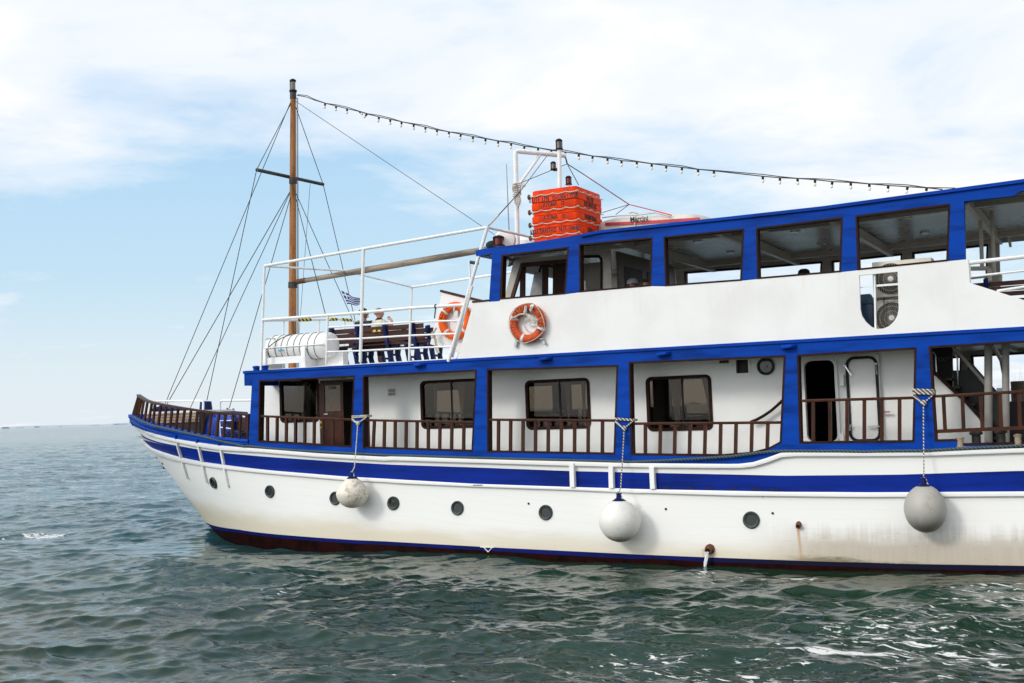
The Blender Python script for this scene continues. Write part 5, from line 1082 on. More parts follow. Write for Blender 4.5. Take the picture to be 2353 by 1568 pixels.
# ------------------------------------------------------------------ people
def person(name, label, loc, rotz, skin, top, legs, hair, cap=None, raise_arm=False, head_yaw=0.0, sc=1.0, mask=False):
    t = thing(name, label, 'person', loc, None, rotz); c, s = math.cos(rotz), math.sin(rotz); L = Vector(loc)
    tr = lambda v: L+Vector(((v[0]*c-v[1]*s)*sc, (v[0]*s+v[1]*c)*sc, v[2]*sc)); inv = Matrix.Rotation(-rotz, 4, 'Z')
    cy, sy = math.cos(head_yaw), math.sin(head_yaw); hd = lambda v: Vector((v[0]*cy-v[1]*sy, .07+v[0]*sy+v[1]*cy, v[2]))
    nd = [((0,.12,.53),.175),((0,.08,.74),.165),((0,.06,.95),.185),((0,.055,1.07),.075),((0,.065,1.14),.056),(hd((0,.005,1.195)),.098),(hd((0,.0,1.275)),.122),(hd((0,-.01,1.35)),.098)]
    ed = [(i, i+1) for i in range(7)]
    hands = []
    for sd in (-1, 1):
        k = len(nd)
        if raise_arm and sd == 1: A = [((.20,.06,1.01),.075),((.30,.20,.90),.050),((.21,.27,1.08),.036),((.15,.26,1.14),.032)]
        else: A = [((.20*sd,.06,1.01),.075),((.25*sd,.12,.78),.050),((.19*sd,.34,.66),.036),((.16*sd,.41,.64),.032)]
        nd += A; ed += [(2,k),(k,k+1),(k+1,k+2),(k+2,k+3)]; hands.append((Vector(A[2][0]), Vector(A[3][0])))
    for sd in (-1, 1):
        k = len(nd); nd += [((.10*sd,.16,.50),.092),((.12*sd,.53,.50),.066),((.12*sd,.50,.10),.046),((.12*sd,.64,.045),.040)]; ed += [(0,k),(k,k+1),(k+1,k+2),(k+2,k+3)]
    vs, fs = skin_mesh(nd, ed, 2); mb = MB(); mb.add([tr(v) for v in vs], fs)
    fc = lambda x, y, z, r, mi=0: mb.ball(tr(hd((x,y,z))), tuple(q_*sc for q_ in r) if isinstance(r, tuple) else r*sc, 8, mi)
    fc(0,.105,1.245,(.014,.018,.022)); fc(-.095,-.005,1.255,(.014,.02,.03)); fc(.095,-.005,1.255,(.014,.02,.03)) if True else None
    for sx in (-.034,.034): fc(sx,.088,1.277,.011,1)
    fc(0,.09,1.205,(.026,.008,.006),2)
    for w_, h_ in hands:
        d = (h_-w_).normalized(); sdv = d.orthogonal().normalized()
        for i in range(4):
            b = h_+sdv*(i-1.5)*.018; mb.tube([tr(b), tr(b+d*(.045-abs(i-1.2)*.006)), tr(b+d*.07+Vector((0,0,-.02)))], .008*sc, 5)
        b = h_+sdv*.03-d*.03; mb.tube([tr(b), tr(b+sdv*.03+d*.03)], .009*sc, 5)
    def put(m_, n_, mt, **k):
        for i, v in enumerate(m_.v): m_.v[i] = L+(inv @ (v-L))
        return m_.build(n_, mt, t, smooth=True, ang=70, **k)
    put(mb, 'body', [skin, 'black_cloth', 'dinghy_red'])
    kk = [0,1,2,3]; sn = [(nd[0][0],.19),(nd[1][0],.182),(nd[2][0],.205),((0,.055,1.055),.10)]; se = [(0,1),(1,2),(2,3)]
    for i in (8, 12): k = len(sn); a_ = Vector(nd[i][0]); b_ = Vector(nd[i+1][0]); sn += [(a_,.090),(a_.lerp(b_,.6),.070)]; se += [(2,k),(k,k+1)]
    vs, fs = skin_mesh(sn, se, 2); m2 = MB(); m2.add([tr(v) for v in vs], fs); put(m2, 'shirt', top)
    sn = [((0,.13,.52),.165)]; se = []
    for i in (16, 20): k = len(sn); a_, b_, c_ = [Vector(nd[i+j][0]) for j in range(3)]; sn += [(a_,.105),(b_,.078),(b_.lerp(c_,.75),.062)]; se += [(0,k),(k,k+1),(k+1,k+2)]
    vs, fs = skin_mesh(sn, se, 2); m2 = MB(); m2.add([tr(v) for v in vs], fs); put(m2, 'trousers', legs)
    m2 = MB(); n = 14; vv = []; ff = []
    for i in range(8):
        e = math.pi*.62*i/7
        for j in range(n):
            a_ = 2*math.pi*j/n; f_ = 1.0 if math.sin(a_) < .3 else (1.0 if e < 1.0 else .78); vv.append(tr(hd((.116*math.sin(e)*math.cos(a_), -.014+.124*math.sin(e)*math.sin(a_)*f_, 1.275+.122*math.cos(e)))))
    ff = [(i*n+j, i*n+(j+1) % n, (i+1)*n+(j+1) % n, (i+1)*n+j) for i in range(7) for j in range(n)]
    m2.add(vv, ff); put(m2, 'hair', hair)
    if cap:
        m2 = MB(); m2.lathe([(.118,.0),(.12,.03),(.105,.085),(.06,.115),(.01,.122)], tr(hd((0,-.005,1.30))), (0,0,1), 18)
        b0 = [hd((x,.10+.10*math.cos(x*10),1.302)) for x in (-.09,-.05,0,.05,.09)]; b1 = [hd((x,.06,1.315)) for x in (-.09,-.05,0,.05,.09)]
        m2.add([tr(v) for v in b0+b1]+[tr(v+Vector((0,0,.008))) for v in b0+b1], [(i,i+1,6+i,5+i) for i in range(4)]+[(10+i,15+i,16+i,11+i) for i in range(4)]+[(i,10+i,11+i,i+1) for i in range(4)]); put(m2, 'cap', cap)
    if mask:
        m2 = MB(); m2.ball(tr(hd((0,.075,1.185))), (.05*sc,.035*sc,.03*sc), 10); put(m2, 'face_mask', 'buoy_tape')
    return t
p = onY(FB,1158,470,1.55); hA_ = p.z-1.40
person('person', 'person in a dark navy T-shirt sitting on the long bench with head turned right', (p.x,1.40,BZ), 0.0, 'skin_tan', 'navy_cloth', 'black_cloth', 'hair_dark', head_yaw=-1.0, sc=(p.z-BZ)/1.40, mask=True)
p = onY(FB,1302,470,1.55)
person('person', 'person with short fair hair in a pale patterned top raising a hand to the mouth', (p.x,1.40,BZ), -0.25, 'skin', 'pale_cloth', 'bench_wood', 'hair_blond', head_yaw=-0.9, raise_arm=True, sc=(p.z-BZ)/1.40)
for lab, x, y, Y, cap, hair, top, yaw in (('person in a grey sun cap seen low in the second upper window', 1965, 522, 1.3, 'grey_cloth', 'hair_dark', 'grey_cloth', -2.2), ('person with black hair beside the grey-capped one in the second upper window', 2120, 540, 1.2, None, 'hair_dark', 'black_cloth', -1.9)):
    p = onY(WH,x,y,Y); s_ = (p.z-UZ)/(1.42 if cap else 1.39)
    person('person', lab, (p.x, Y, UZ), yaw, 'skin_tan', top, 'navy_cloth', hair, cap, sc=s_)
p = onY(Z5,528,748,2.2); person('person', 'person in a black baseball cap silhouetted in the fourth upper window', (p.x,2.2,UZ), -1.57, 'skin_tan', 'black_cloth', 'black_cloth', 'hair_dark', 'black_cloth', sc=(p.z-UZ)/1.42)

# ------------------------------------------------------------------ liferaft canister on its cradle
yr = .62; a = onY(FB,238,822,yr); b = onY(FB,868,850,yr); rr = (onY(FB,600,712,yr).z-onY(FB,600,963,yr).z)/2; zc_ = (onY(FB,600,712,yr).z+onY(FB,600,963,yr).z)/2; x0, x1 = a.x, b.x
raft = thing('liferaft_canister', 'white ribbed liferaft canister lying on a white cradle', 'liferaft', ((x0+x1)/2, yr, zc_-rr))
mb = MB(); Lr = x1-x0; mb.lathe([(.02,0),(rr*.5,.012),(rr*.82,.05),(rr*.96,.12),(rr,.20),(rr,Lr*.5),(rr,Lr-.28),(rr*.97,Lr-.18),(rr*.85,Lr-.08),(rr*.55,Lr-.02),(.02,Lr)], (x0,yr,zc_), (1,0,0), 32); mb.build('shell', 'canister_white', raft, smooth=True)
mb = MB(); mb.tube([Vector((x0+.02,yr-rr-.008,zc_-.0)), Vector((x1-.12,yr-rr-.008,zc_-.0))], .014, 6); mb.build('seam_flange', 'canister_white', raft)
for i, f in enumerate((.10,.21,.30,.39,.49,.58,.70,.80)):
    mb = MB(); xx_ = x0+Lr*f; mb.tube([Vector((xx_+.03*math.cos(t)*1.2, yr+(rr+.004)*math.sin(t), zc_+(rr+.004)*math.cos(t))) for t in np.linspace(0,2*math.pi,28)[:-1]], .007, 5, closed=True); mb.build('strap', 'black_metal', raft)
mb = MB(); mb.tube([Vector((x0+.05+Lr*.36*s_, yr-(rr+.006)*math.sin(t), zc_+(rr+.006)*math.cos(t))) for s_, t in zip(np.linspace(0,1,9), np.linspace(1.85,.35,9))], .007, 5); mb.build('strap', 'black_metal', raft)
mb = MB(); vs = []; K = 6
for i in range(K+1):
    t = 1.75+.42*i/K
    for xq in (x0+Lr*.25, x0+Lr*.345): vs.append((xq, yr-(rr+.004)*math.sin(t), zc_+(rr+.004)*math.cos(t)))
mb.add(vs, [(2*i,2*i+1,2*i+3,2*i+2) for i in range(K)]); mb.mi = [0 if i < 2 else 1 for i in range(K)]; mb.build('sticker', ['blue_label','buoy_tape'], raft)
cr = thing('liferaft_cradle', 'white cradle under the liferaft canister at the front rail', 'cradle', ((x0+x1)/2, yr, UZ))
for f in (.02, .62):
    xq = x0+Lr*f; mb = MB(); mb.plate([(xq,yr-rr-.06,UZ),(xq,yr+rr+.05,UZ),(xq,yr+rr+.05,zc_+.05),(xq,yr+rr*.8,zc_-.12),(xq,yr+rr*.4,zc_-rr-.004),(xq,yr-rr*.4,zc_-rr-.004),(xq,yr-rr*.85,zc_-.14),(xq,yr-rr-.04,zc_-.02),(xq,yr-rr-.06,zc_-.05)], [], (.12,0,0)); mb.build('saddle', 'rail_white', cr, bevel=.01)
mb = MB(); mb.box((x0+Lr*.02+.121,yr-rr-.02,UZ+.12),(x0+Lr*.62-.001,yr-rr+.03,zc_-rr*.75)); mb.build('cross_rail', 'rail_white', cr)
mb = MB(); mb.box((x0+Lr*.62+.121,yr+.10,UZ+.002),(x1+.12,yr+rr,zc_-rr*.6)); mb.build('end_box', 'rail_white', cr)
mb = MB(); mb.box((x0-.03,yr-rr-.10,UZ-.035),(x0+Lr*.62+.2,yr+rr,UZ-.002)); mb.build('base_board', 'trim_brown', cr)

# ------------------------------------------------------------------ lifebuoys
def lifebuoy(label, c, R_, mat, txts, rope, n_=(0,-1,0), rot=0.0):
    t = thing('lifebuoy', label, 'lifebuoy', c, 'lifebuoys on the white panels'); c = Vector(c); rt = R_*.215; Rm = R_-rt
    def tor(a0, a1, grow, name, mt, steps):
        vs = []; fs = []; n = 16; cl = abs(a1-a0) > 6.2
        for i in range(steps+(0 if cl else 1)):
            a_ = a0+(a1-a0)*i/steps
            for j in range(n):
                b_ = 2*math.pi*j/n; q = Rm+(rt+grow)*math.cos(b_); vs.append(c+Vector((q*math.cos(a_), (rt+grow)*.78*math.sin(b_), q*math.sin(a_))))
        k = len(vs)//n
        for i in range(k if cl else k-1):
            for j in range(n): i2 = (i+1) % k; fs.append((i*n+j, i*n+(j+1) % n, i2*n+(j+1) % n, i2*n+j))
        m_ = MB(); m_.add(vs, fs); return m_.build(name, mt, t, smooth=True, ang=60)
    tor(0, 2*math.pi, 0, 'ring', mat, 56)
    for q in (65, 155, 245, 335): tor(rad(q-5+rot), rad(q+5+rot), .004, 'band', 'buoy_tape', 6)
    for txt, a0, size, inv in txts:
        m_ = MB(); st = 6.2*size/.075*.9
        for i, chh in enumerate(txt):
            if chh == ' ': continue
            a_ = rad(a0)-i*size*.80/Rm*(1 if not inv else -1); rd = Vector((math.cos(a_),0,math.sin(a_))); tg = Vector((math.sin(a_),0,-math.cos(a_)))
            if inv: put_text(m_, chh, c+rd*Rm-Vector((0,rt*.78+.002,0)), -tg, -rd, size, 1, .002)
            else: put_text(m_, chh, c+rd*Rm-Vector((0,rt*.78+.002,0)), tg, rd, size, 1, .002)
        m_.build('lettering', 'letter_black', t)
    if rope:
        m_ = MB(); pts = []
        for i in range(97):
            a_ = 2*math.pi*i/96; k = abs(math.sin(2*(a_-rad(65+rot)))); pts.append(c+Vector(((R_+.012-.05*k*.6)*math.cos(a_), -.03-.05*k, (R_+.012-.05*k*.6)*math.sin(a_))))
        m_.tube(pts[:-1], .009, 6, closed=True); m_.build('grab_line', 'rope_white', t, smooth=True)
    return t
c = onY(Z4,440,790,-.08); R_ = (onY(Z4,440,620,-.08).z-onY(Z4,440,965,-.08).z)/2
lifebuoy('faded orange lifebuoy with coiled white line on the long white side panel', c, R_, 'buoy_faded', [('ΚΩΣΤΑΝΤΗΣ',158,.085,False),('Ν.Π',52,.085,False),('11710',20,.085,False),('11710',215,.075,False)], True, rot=3)
hk = thing('coiled_line', 'coiled white throwing line tied across the faded lifebuoy', 'rope', c)
mb = MB(); q = lambda x, y, yy=-.17: onY(Z4,x,y,yy); rng = random.Random(4)
for k in range(9):
    o_ = Vector((rng.uniform(-.02,.02),rng.uniform(-.02,.02),rng.uniform(-.025,.025)))
    mb.tube([q(322,742)+o_, q(370,715)+o_*.6, q(418,708)+o_*.3, q(465,738)+o_*1.3, q(515,780)+o_*2], .010, 5)
for k in range(4): mb.tube([q(405,690+k*9), q(418,684+k*9,-.2), q(432,694+k*9)], .012, 5)
mb.tube([q(425,640),q(420,700)], .03, 6)
mb.tube([q(420,710),q(405,770,-.06),q(410,820,-.03),q(445,865,-.03),q(490,872,-.03),q(520,855,-.1)], .006, 5)
mb.tube([q(500,770),q(450,800,-.06),q(470,820,-.04),q(510,810,-.05),q(525,840,-.1)], .006, 5)
mb.build('hank', 'rope_white', hk, smooth=True)
for x,y,x1,y1 in ((350,900,330,995),(560,925,590,970)):
    mb = MB(); a = onY(Z4,x,y,-.06); b = onY(Z4,x1,y1,-.05); mb.bar(a+Vector((0,.03,0)), b, .05, .05); mb.ball(a, (.05,.05,.035), 8); mb.build('buoy_bracket', 'steel', boat, smooth=True)
c = onY(LB,668,500,YP-.085); R_ = (onY(LB,668,225,YP-.085).z-onY(LB,668,778,YP-.085).z)/2
lifebuoy('bright orange lifebuoy on the slanted wing panel behind the white railing', c, R_, 'buoy_orange', [('ΚΩΣΤΑΝΤΗΣ',165,.08,False)], False, rot=-18)
mb = MB(); q = lambda x,y,yy=.80: onY(LB,x,y,yy); mb.tube([q(660,300),q(655,365)], .02, 6); mb.box((q(650,440).x,.80,q(650,440).z),(q(705,350).x,.86,q(705,350).z)); 
mb.tube([q(625,480),q(650,520),q(690,500),q(660,470)], .016, 6, closed=True); mb.build('buoy_strap', 'buoy_tape', boat)
ph = thing('hanging_rope', 'hank of dirty white rope hanging from the corner of the wing panel', 'rope', onY(LB,350,660,.8))
mb = MB(); rng = random.Random(9)
for k in range(10):
    o_ = Vector((rng.uniform(-.03,.03),rng.uniform(-.03,.03),0)); mb.tube([q(400,600)+o_*.5, q(345,690)+o_, q(385,760)+o_*.8, q(400,850)+o_, q(415,900)+o_*1.6, q(430,960)+o_*1.3], .011, 5)
for k in range(3): mb.tube([q(325,700+k*14), q(350,715+k*14,.74), q(385,705+k*14)], .014, 5)
mb.build('strands', 'rope_white', ph, smooth=True)
mb = MB(); p = onY(FB,1828,455,YR); mb.ball(p, (.04,.04,.05), 8); mb.tube([p, p+Vector((-.02,-.03,-.25))], .014, 5); mb.build('rail_lashing', 'rope_dark', boat)

# ------------------------------------------------------------------ flag
fl = thing('greek_flag', 'small blue and white striped flag flying from a stay above the bench', 'flag', onY(FB,945,365,5.0))
C4 = [onY(FB,920,303,5.0), onY(FB,1092,380,5.0), onY(FB,1096,442,5.0), onY(FB,978,432,5.0)]; nu, nv = 27, 36; vs = []
for j in range(nv+1):
    for i in range(nu+1):
        u, v = i/nu, j/nv; p = C4[0]*(1-u)*(1-v)+C4[1]*u*(1-v)+C4[2]*u*v+C4[3]*(1-u)*v; p = p+Vector((0,.05*math.sin(u*7+v*2)*u, .03*math.sin(u*6.5+.6)*u)); vs.append(p)
mb = MB()
mb.add(vs, [(j*(nu+1)+i, j*(nu+1)+i+1, (j+1)*(nu+1)+i+1, (j+1)*(nu+1)+i) for j in range(nv) for i in range(nu)])
mb.mi = []
for j in range(nv):
    for i in range(nu):
        blue_ = j % 8 < 5 or j > 33
        if i < 10 and j < 20: blue_ = not (4 <= i < 6 or 8 <= j < 12)
        mb.mi.append(0 if blue_ else 1)
mb.build('cloth', ['flag_blue','flag_white'], fl, smooth=True, ang=80)

# ------------------------------------------------------------------ gear on the roof
YF = .72; fx1 = onY(FL,932,515,YF).x; fx0_ = onY(FL,550,562,YF).x; ft = onY(FL,740,536,YF).z; fbm = onY(FL,555,985,YF).z; fH = (ft-fbm)/4; fW = onX(FL,1140,552,fx1).y-YF; fL_ = fx1-fx0_
def float_unit(label, k, flip, txt, txt2, small):
    z0 = fbm+k*fH; c = Vector(((fx0_+fx1)/2, YF+fW/2, z0)); t = thing('buoyant_float', label, 'life float', c, 'stack of orange life floats'); mb = MB()
    prof = [(.034,0),(.022,.04),(.018,.42),(.006,.46),(0,.50),(0,.96),(.012,1.0)]
    if flip: prof = [(i_, 1-h_) for i_, h_ in prof][::-1]
    rows = []; rc = .07
    for ins, h in prof:
        hx, hy = fL_/2-ins, fW/2-ins; pts = []
        for cx_, cy_, a0 in ((hx-rc,hy-rc,0),(-hx+rc,hy-rc,90),(-hx+rc,-hy+rc,180),(hx-rc,-hy+rc,270)):
            for i in range(4): a_ = rad(a0+30*i); pts.append(c+Vector((cx_+rc*math.cos(a_), cy_+rc*math.sin(a_), h*(fH-.006))))
        rows.append(pts)
    n = 16; mb.add([p for r in rows for p in r], [(i*n+j, i*n+(j+1) % n, (i+1)*n+(j+1) % n, (i+1)*n+j) for i in range(len(rows)-1) for j in range(n)]+[tuple(range(n))[::-1], tuple((len(rows)-1)*n+j for j in range(n))]); mb.build('shell', 'orange_float', t, smooth=True, ang=40)
    m2 = MB(); zt2 = z0+fH*(.26 if flip else .75); sg = -1 if flip else 1
    put_text(m2, txt, ((fx0_+fx1)/2, YF-.003, zt2), (sg,0,0), (0,0,sg), .135 if not small else .12, .72 if not small else .75, .003); put_text(m2, txt2, (fx1+.003, YF+fW/2, zt2), (0,sg,0), (0,0,sg), .12, .62 if len(txt2) < 16 else .45, .003); m2.build('lettering', 'letter_black', t)
    m3 = MB(); pts = []; zr = z0+fH*(.60 if flip else .40)
    P_ = [Vector((fx0_-.03,YF+fW,0)),Vector((fx0_-.03,YF-.02,0)),Vector((fx1+.03,YF-.02,0)),Vector((fx1+.03,YF+fW+.02,0))]
    for a_, b_ in zip(P_[:-1], P_[1:]):
        for i in range(24): s_ = i/24; pts.append(a_.lerp(b_, s_)+Vector((0,0,zr-.028*abs(math.sin(s_*math.pi*4)))))
    m3.tube(pts, .011, 6); m3.build('grab_line', 'rope_white', t, smooth=True)
    m5 = MB(); m5.ball((fx0_-.03,YF,zr-.02), (.04,.04,.06), 8); m5.build('knot', 'rust', t)
float_unit('lowest orange float of the stack, lettered with number 10645', 0, False, 'ΚΩΣΤΑΝΤΗΣ  Ν.Π  10645', 'ΑΤΟΜΑ 12', False)
float_unit('second lowest orange float, lettered ΑΤΟΜΑ 12 on its long side', 1, False, 'ΑΤΟΜΑ   12', 'ΚΩΣΤΑΝΤΗΣ Ν.Π 10645', True)
float_unit('third orange float from below, with faint lettering under the top one', 2, False, 'ΑΤΟΜΑ   12', 'ΚΩΣΤΑΝΤΗΣ Ν.Π', True)
float_unit('topmost orange float turned upside down with inverted lettering 11710', 3, True, 'ΚΩΣΤΑΝΤΗΣ  Ν.Π  11710', 'Ν.Π 11710', False)
# pipe davit, lamp pole, antenna
YA = 1.9; a0 = onY(FL,446,1000,YA); a1 = onY(FL,430,265,YA); ze = onY(FL,440,232,YA).z; e1 = onZ(FL,838,270,ze-.02)
dv = pipe([a0-Vector((0,0,.25)), a1, a1+Vector((0,0,(ze-a1.z)*.75)), Vector((a1.x,a1.y,ze))+(e1-a1)*.05, e1], .055, 'davit', n=12)
bb = a1.lerp(e1,.5); bb.z = ze-.03; pipe([bb, onY(FL,462,505,YA)], .036, 'davit_brace', parent=dv)
cl_ = thing('rope_coil', 'pale rope coil lashed round the white davit post', 'rope', onY(FL,445,600,YA)); mb = MB(); rng = random.Random(2)
for k in range(8): zz_ = onY(FL,440,500+k*14,YA).z; mb.tube([Vector((a1.x+.09*math.cos(t), YA+.09*math.sin(t), zz_+.02*math.sin(t+k))) for t in np.linspace(0,6.28,14)[:-1]], .013, 5, closed=True)
for k in range(7):
    w_ = .03+.025*rng.random(); b_ = onY(FL,452,690+rng.random()*20,YA-.12); t_ = onY(FL,445,590,YA-.12); mb.tube([t_+Vector((-w_,0,0)), t_.lerp(b_,.5)+Vector((-w_*1.5,0,0)), b_, t_.lerp(b_,.5)+Vector((w_*1.5,0,0)), t_+Vector((w_,0,0))], .010, 5)
for k in range(4): mb.tube([onY(FL,420+k*6,500,YA-.1), onY(FL,470,492+k*8,YA-.14), onY(FL,515,505+k*5,YA-.1), onY(FL,470,540,YA-.1)], .010, 5)
mb.build('coil', 'rope_white', cl_, smooth=True)
YL = 2.5; l0, l1 = onY(FL,790,640,YL), onY(FL,790,222,YL); pole = pipe([l0-Vector((0,0,.4)), l1], .048, 'lamp_pole', n=12)
def lamp(o, r, h, lens, axis=(0,0,1), parent=pole, lid=True):
    o = Vector(o); mb = MB(); mb.lathe([(r*1.25,0),(r*1.25,h*.08),(r*.95,h*.14)], o, axis, 18); mb.lathe([(r*.95,h*.72),(r*1.15,h*.76),(r*1.15,h*.84),(r*.75,h*.95),(r*.3,h)], o, axis, 18)
    for k in range(4): a_ = rad(45+90*k); mb.bar(o+Vector((r*math.cos(a_),r*math.sin(a_),h*.1)), o+Vector((r*math.cos(a_),r*math.sin(a_),h*.75)), r*.22)
    L_ = mb.build('navigation_lamp', 'black_metal', parent, smooth=True); m2 = MB(); m2.lathe([(r*.85,h*.12),(r*.85,h*.74)], o, axis, 18); m2.build('lens', lens, L_, smooth=True)
sc1 = onY(FL,820,180,YL).x-onY(FL,765,180,YL).x
lamp(l1, sc1*.42, onY(FL,790,130,YL).z-l1.z, 'clear_lens')
p = onY(FL,742,388,YL); lamp(p, sc1*.34, onY(FL,742,317,YL).z-p.z, 'clear_lens'); mb = MB(); mb.bar(p, onY(FL,790,388,YL), .05); mb.build('lamp_bracket', 'black_metal', pole)
p = onY(FL,868,510,2.2); lamp(p, sc1*.36, onY(FL,868,435,2.2).z-p.z, 'red_lens'); mb = MB(); mb.tube([p-Vector((0,0,1.2)), p], .03, 8); mb.build('lamp_stem', 'rail_white', pole)
mb = MB(); q0, q1 = onY(FL,381,1010,1.6), onY(FL,356,340,1.6); mb.tube([q0-Vector((0,0,.1)), q0.lerp(q1,.3), q1], [.018,.014,.008], 6); ant = mb.build('whip_antenna', 'grey_cloth', boat); mb = MB(); mb.bar(onY(FL,375,990,1.6), onY(FL,430,972,1.6), .03); mb.build('antenna_mount', 'black_metal', ant)
p = onY(FL,292,1015,1.2); lamp(p, .11, onY(FL,292,925,1.2).z-p.z, 'red_lens', parent=boat)
mb = MB(); mb.ball(onY(FL,240,1005,1.3), (.16,.12,.10), 10); mb.build('deck_light', 'black_cloth', boat, smooth=True)
mb = MB(); p = onY(FL,346,965,1.35); mb.lathe([(.02,-.08),(.20,-.06),(.24,0),(.20,.05),(.02,.07)], p, (.5,-.85,.15), 20); mb.build('radome', 'panel_white', boat, smooth=True)
mb = MB(); p = onY(FL,495,990,2.6); mb.lathe([(.42,-.2),(.36,.02),(.2,.14),(.02,.18)], p, (0,0,1), 20); mb.build('vent_cowl', 'panel_white', boat, smooth=True)
# rigging of the davit
E1 = Vector(e1); K1 = onY(FL,856,338,E1.y); wire(E1, K1, .018, name='davit_wire'); wire(K1, onY(FL,950,512,E1.y), .010, name='davit_wire'); K2 = onY(FL,985,420,2.6); K3 = onY(FL,1365,672,2.4); wire(K1, K2, .012, name='davit_wire')
wire(K2, K3, .012, 'red_lens', 'davit_rope'); K4 = onY(DG,1230,185,1.75); wire(K3, K4, .011, 'dinghy_red', 'davit_rope'); wire(K3, onY(DG,165,212,2.4), .008, name='davit_wire'); wire(K3, onY(DG,430,250,2.0), .008, name='davit_wire'); wire(K4, onY(DG,1530,265,1.75), .012, 'orange_float', 'davit_rope')
wire(K1, onY(FL,478,492,YA), .008, name='davit_wire'); wire(bb.lerp(E1,.3), onY(FL,470,565,YA), .008, name='davit_wire'); wire(onY(FL,470,565,YA), CR, .012, name='davit_wire'); wire(onY(FL,285,765,.5), onY(FL,215,840,YR), .022, 'rope_white', name='davit_rope')
# dinghy lying on the roof
YD = 1.75; a = onY(DG,150,430,YD); b = onY(DG,2165,330,YD); zb1 = onY(DG,1000,440,YD).z; zt1 = onY(DG,1000,235,YD).z
dg_ = thing('dinghy', 'pale inflatable dinghy with a red stripe lying on the roof', 'dinghy', ((a.x+b.x)/2, YD+.6, zb1-.1))
def loft(secs, n=18):
    vs = []; 
    for (x, zc2, hy, hz, e) in secs:
        for j in range(n):
            t = 2*math.pi*j/n; cx_, sz2 = math.cos(t), math.sin(t); vs.append((x, YD+.62+hy*math.copysign(abs(cx_)**e, cx_), zc2+hz*math.copysign(abs(sz2)**e, sz2)))
    return vs, [(i*n+j, i*n+(j+1) % n, (i+1)*n+(j+1) % n, (i+1)*n+j) for i in range(len(secs)-1) for j in range(n)]+[tuple(range(n))[::-1], tuple((len(secs)-1)*n+j for j in range(n))]
xs_ = np.linspace(a.x-.7, b.x, 16); secs = []
for i, x in enumerate(xs_):
    u = i/15; tap = min(1, (u/.25)**.6) if u < .25 else (1 if u < .93 else max(.05, 1-((u-.93)/.07)**2)); zt3 = float(np.interp(x, [a.x-.7, onY(DG,430,258,YD).x, onY(DG,1000,235,YD).x, onY(DG,1900,188,YD).x, b.x], [onY(DG,170,308,YD).z-.1, onY(DG,430,258,YD).z, zt1, onY(DG,1900,188,YD).z, onY(DG,2150,260,YD).z])); zb2 = zroof(x)+.12
    secs.append((x, (zt3+zb2)/2, .62*tap, (zt3-zb2)/2, .55))
v_, f_ = loft(secs); mb = MB(); mb.add(v_, f_); mb.build('tube_hull', 'dinghy_fabric', dg_, smooth=True, ang=60)
q = lambda x,y,d=.0: onY(DG,x,y,YD-.005-d); mb = MB(); L_ = [(225,440),(800,415),(1300,385),(1700,360),(2080,338)]
for p0_, p1_ in zip(L_[:-1], L_[1:]): mb.bar(q(*p0_,.005), q(*p1_,.005), .03, .06)
mb.build('rubbing_stripe', 'dinghy_red', dg_)
mb = MB(); put_text(mb, 'Marcini', q(885,340,.05), (q(1000,335)-q(800,353)), (0,0,1), .15, .9, .002); mb.build('lettering', 'letter_black', dg_)
mb = MB(); mb.tube([q(160,312,.02),q(480,275,.02),q(860,262,.02),q(1210,215,.02),q(1500,290,.03)], .012, 6); mb.tube([q(860,225,.02),q(815,300,.03),q(798,470,.03)], .012, 6); mb.tube([q(690,225,.02),q(760,205,.02),q(840,225,.02)], .015, 6); mb.build('lashing', 'rope_white', dg_, smooth=True)
# ------------------------------------------------------------------ string of bulbs
CAB = [(ZM,x,y) for x,y in ((492,203),(560,215),(620,238),(703,263),(785,283),(868,303),(960,325),(1018,343),(1108,365),(1192,383),(1278,402),(1367,421),(1456,441),(1542,462),(1632,477),(1722,495),(1813,512),(1908,529),(2002,546),(2100,563),(2200,585),(2302,597))]+[(FL,x,y) for x,y in ((725,227),(840,240),(950,256),(1065,273),(1187,290),(1302,311),(1427,320),(1551,337),(1671,352),(1801,367),(1931,383),(2061,395))]+[(Z5,x,y) for x,y in ((222,-8),(362,4),(505,9),(649,20),(790,35),(940,42),(1091,54),(1246,67),(1404,77),(1560,86),(1690,100))]
CP = [onY(z,x,y,YC) for z,x,y in CAB]
sl_ = thing('string_lights', 'black cable of festoon bulbs strung from the mast head to the roof', 'string lights', CP[0])
mb = MB(); mb.tube(CP, .012, 6); mb.build('cable', 'rope_dark', sl_); mb = MB(); mb.tube([p+Vector((0,.03,.025+.02*math.sin(i*1.7))) for i, p in enumerate(CP)][:-1]+[onY(Z5,1795,88,YC)], .010, 5); mb.build('support_wire', 'rope_dark', sl_)
msh = None
for i, p in enumerate(CP[3:-1]):
    tilt = Vector((random.uniform(-.25,.05), random.uniform(-.1,.1), -1)).normalized()
    if i in (3,): tilt = Vector((.7,0,-.7))
    if i in (4,): tilt = Vector((-.8,0,-.6))
    if msh is None:
        m1 = MB(); m1.lathe([(.020,.0),(.026,.012),(.026,.062),(.020,.066)], (0,0,0), (0,0,-1), 10); o1 = m1.build('bulb', 'black_metal', smooth=True); m2 = MB(); m2.lathe([(.017,.064),(.026,.085),(.030,.110),(.022,.132),(.004,.140)], (0,0,0), (0,0,-1), 10); o2 = m2.build('bulb_glass', 'bulb_glass', smooth=True); o2.parent = o1; msh = (o1, o2)
        A_, B_ = o1, o2
    else:
        A_ = msh[0].copy(); B_ = msh[1].copy(); COL.objects.link(A_); COL.objects.link(B_); B_.parent = A_
    A_.parent = sl_; A_.location = p-CP[0]; A_.rotation_euler = Vector((0,0,-1)).rotation_difference(tilt).to_euler()

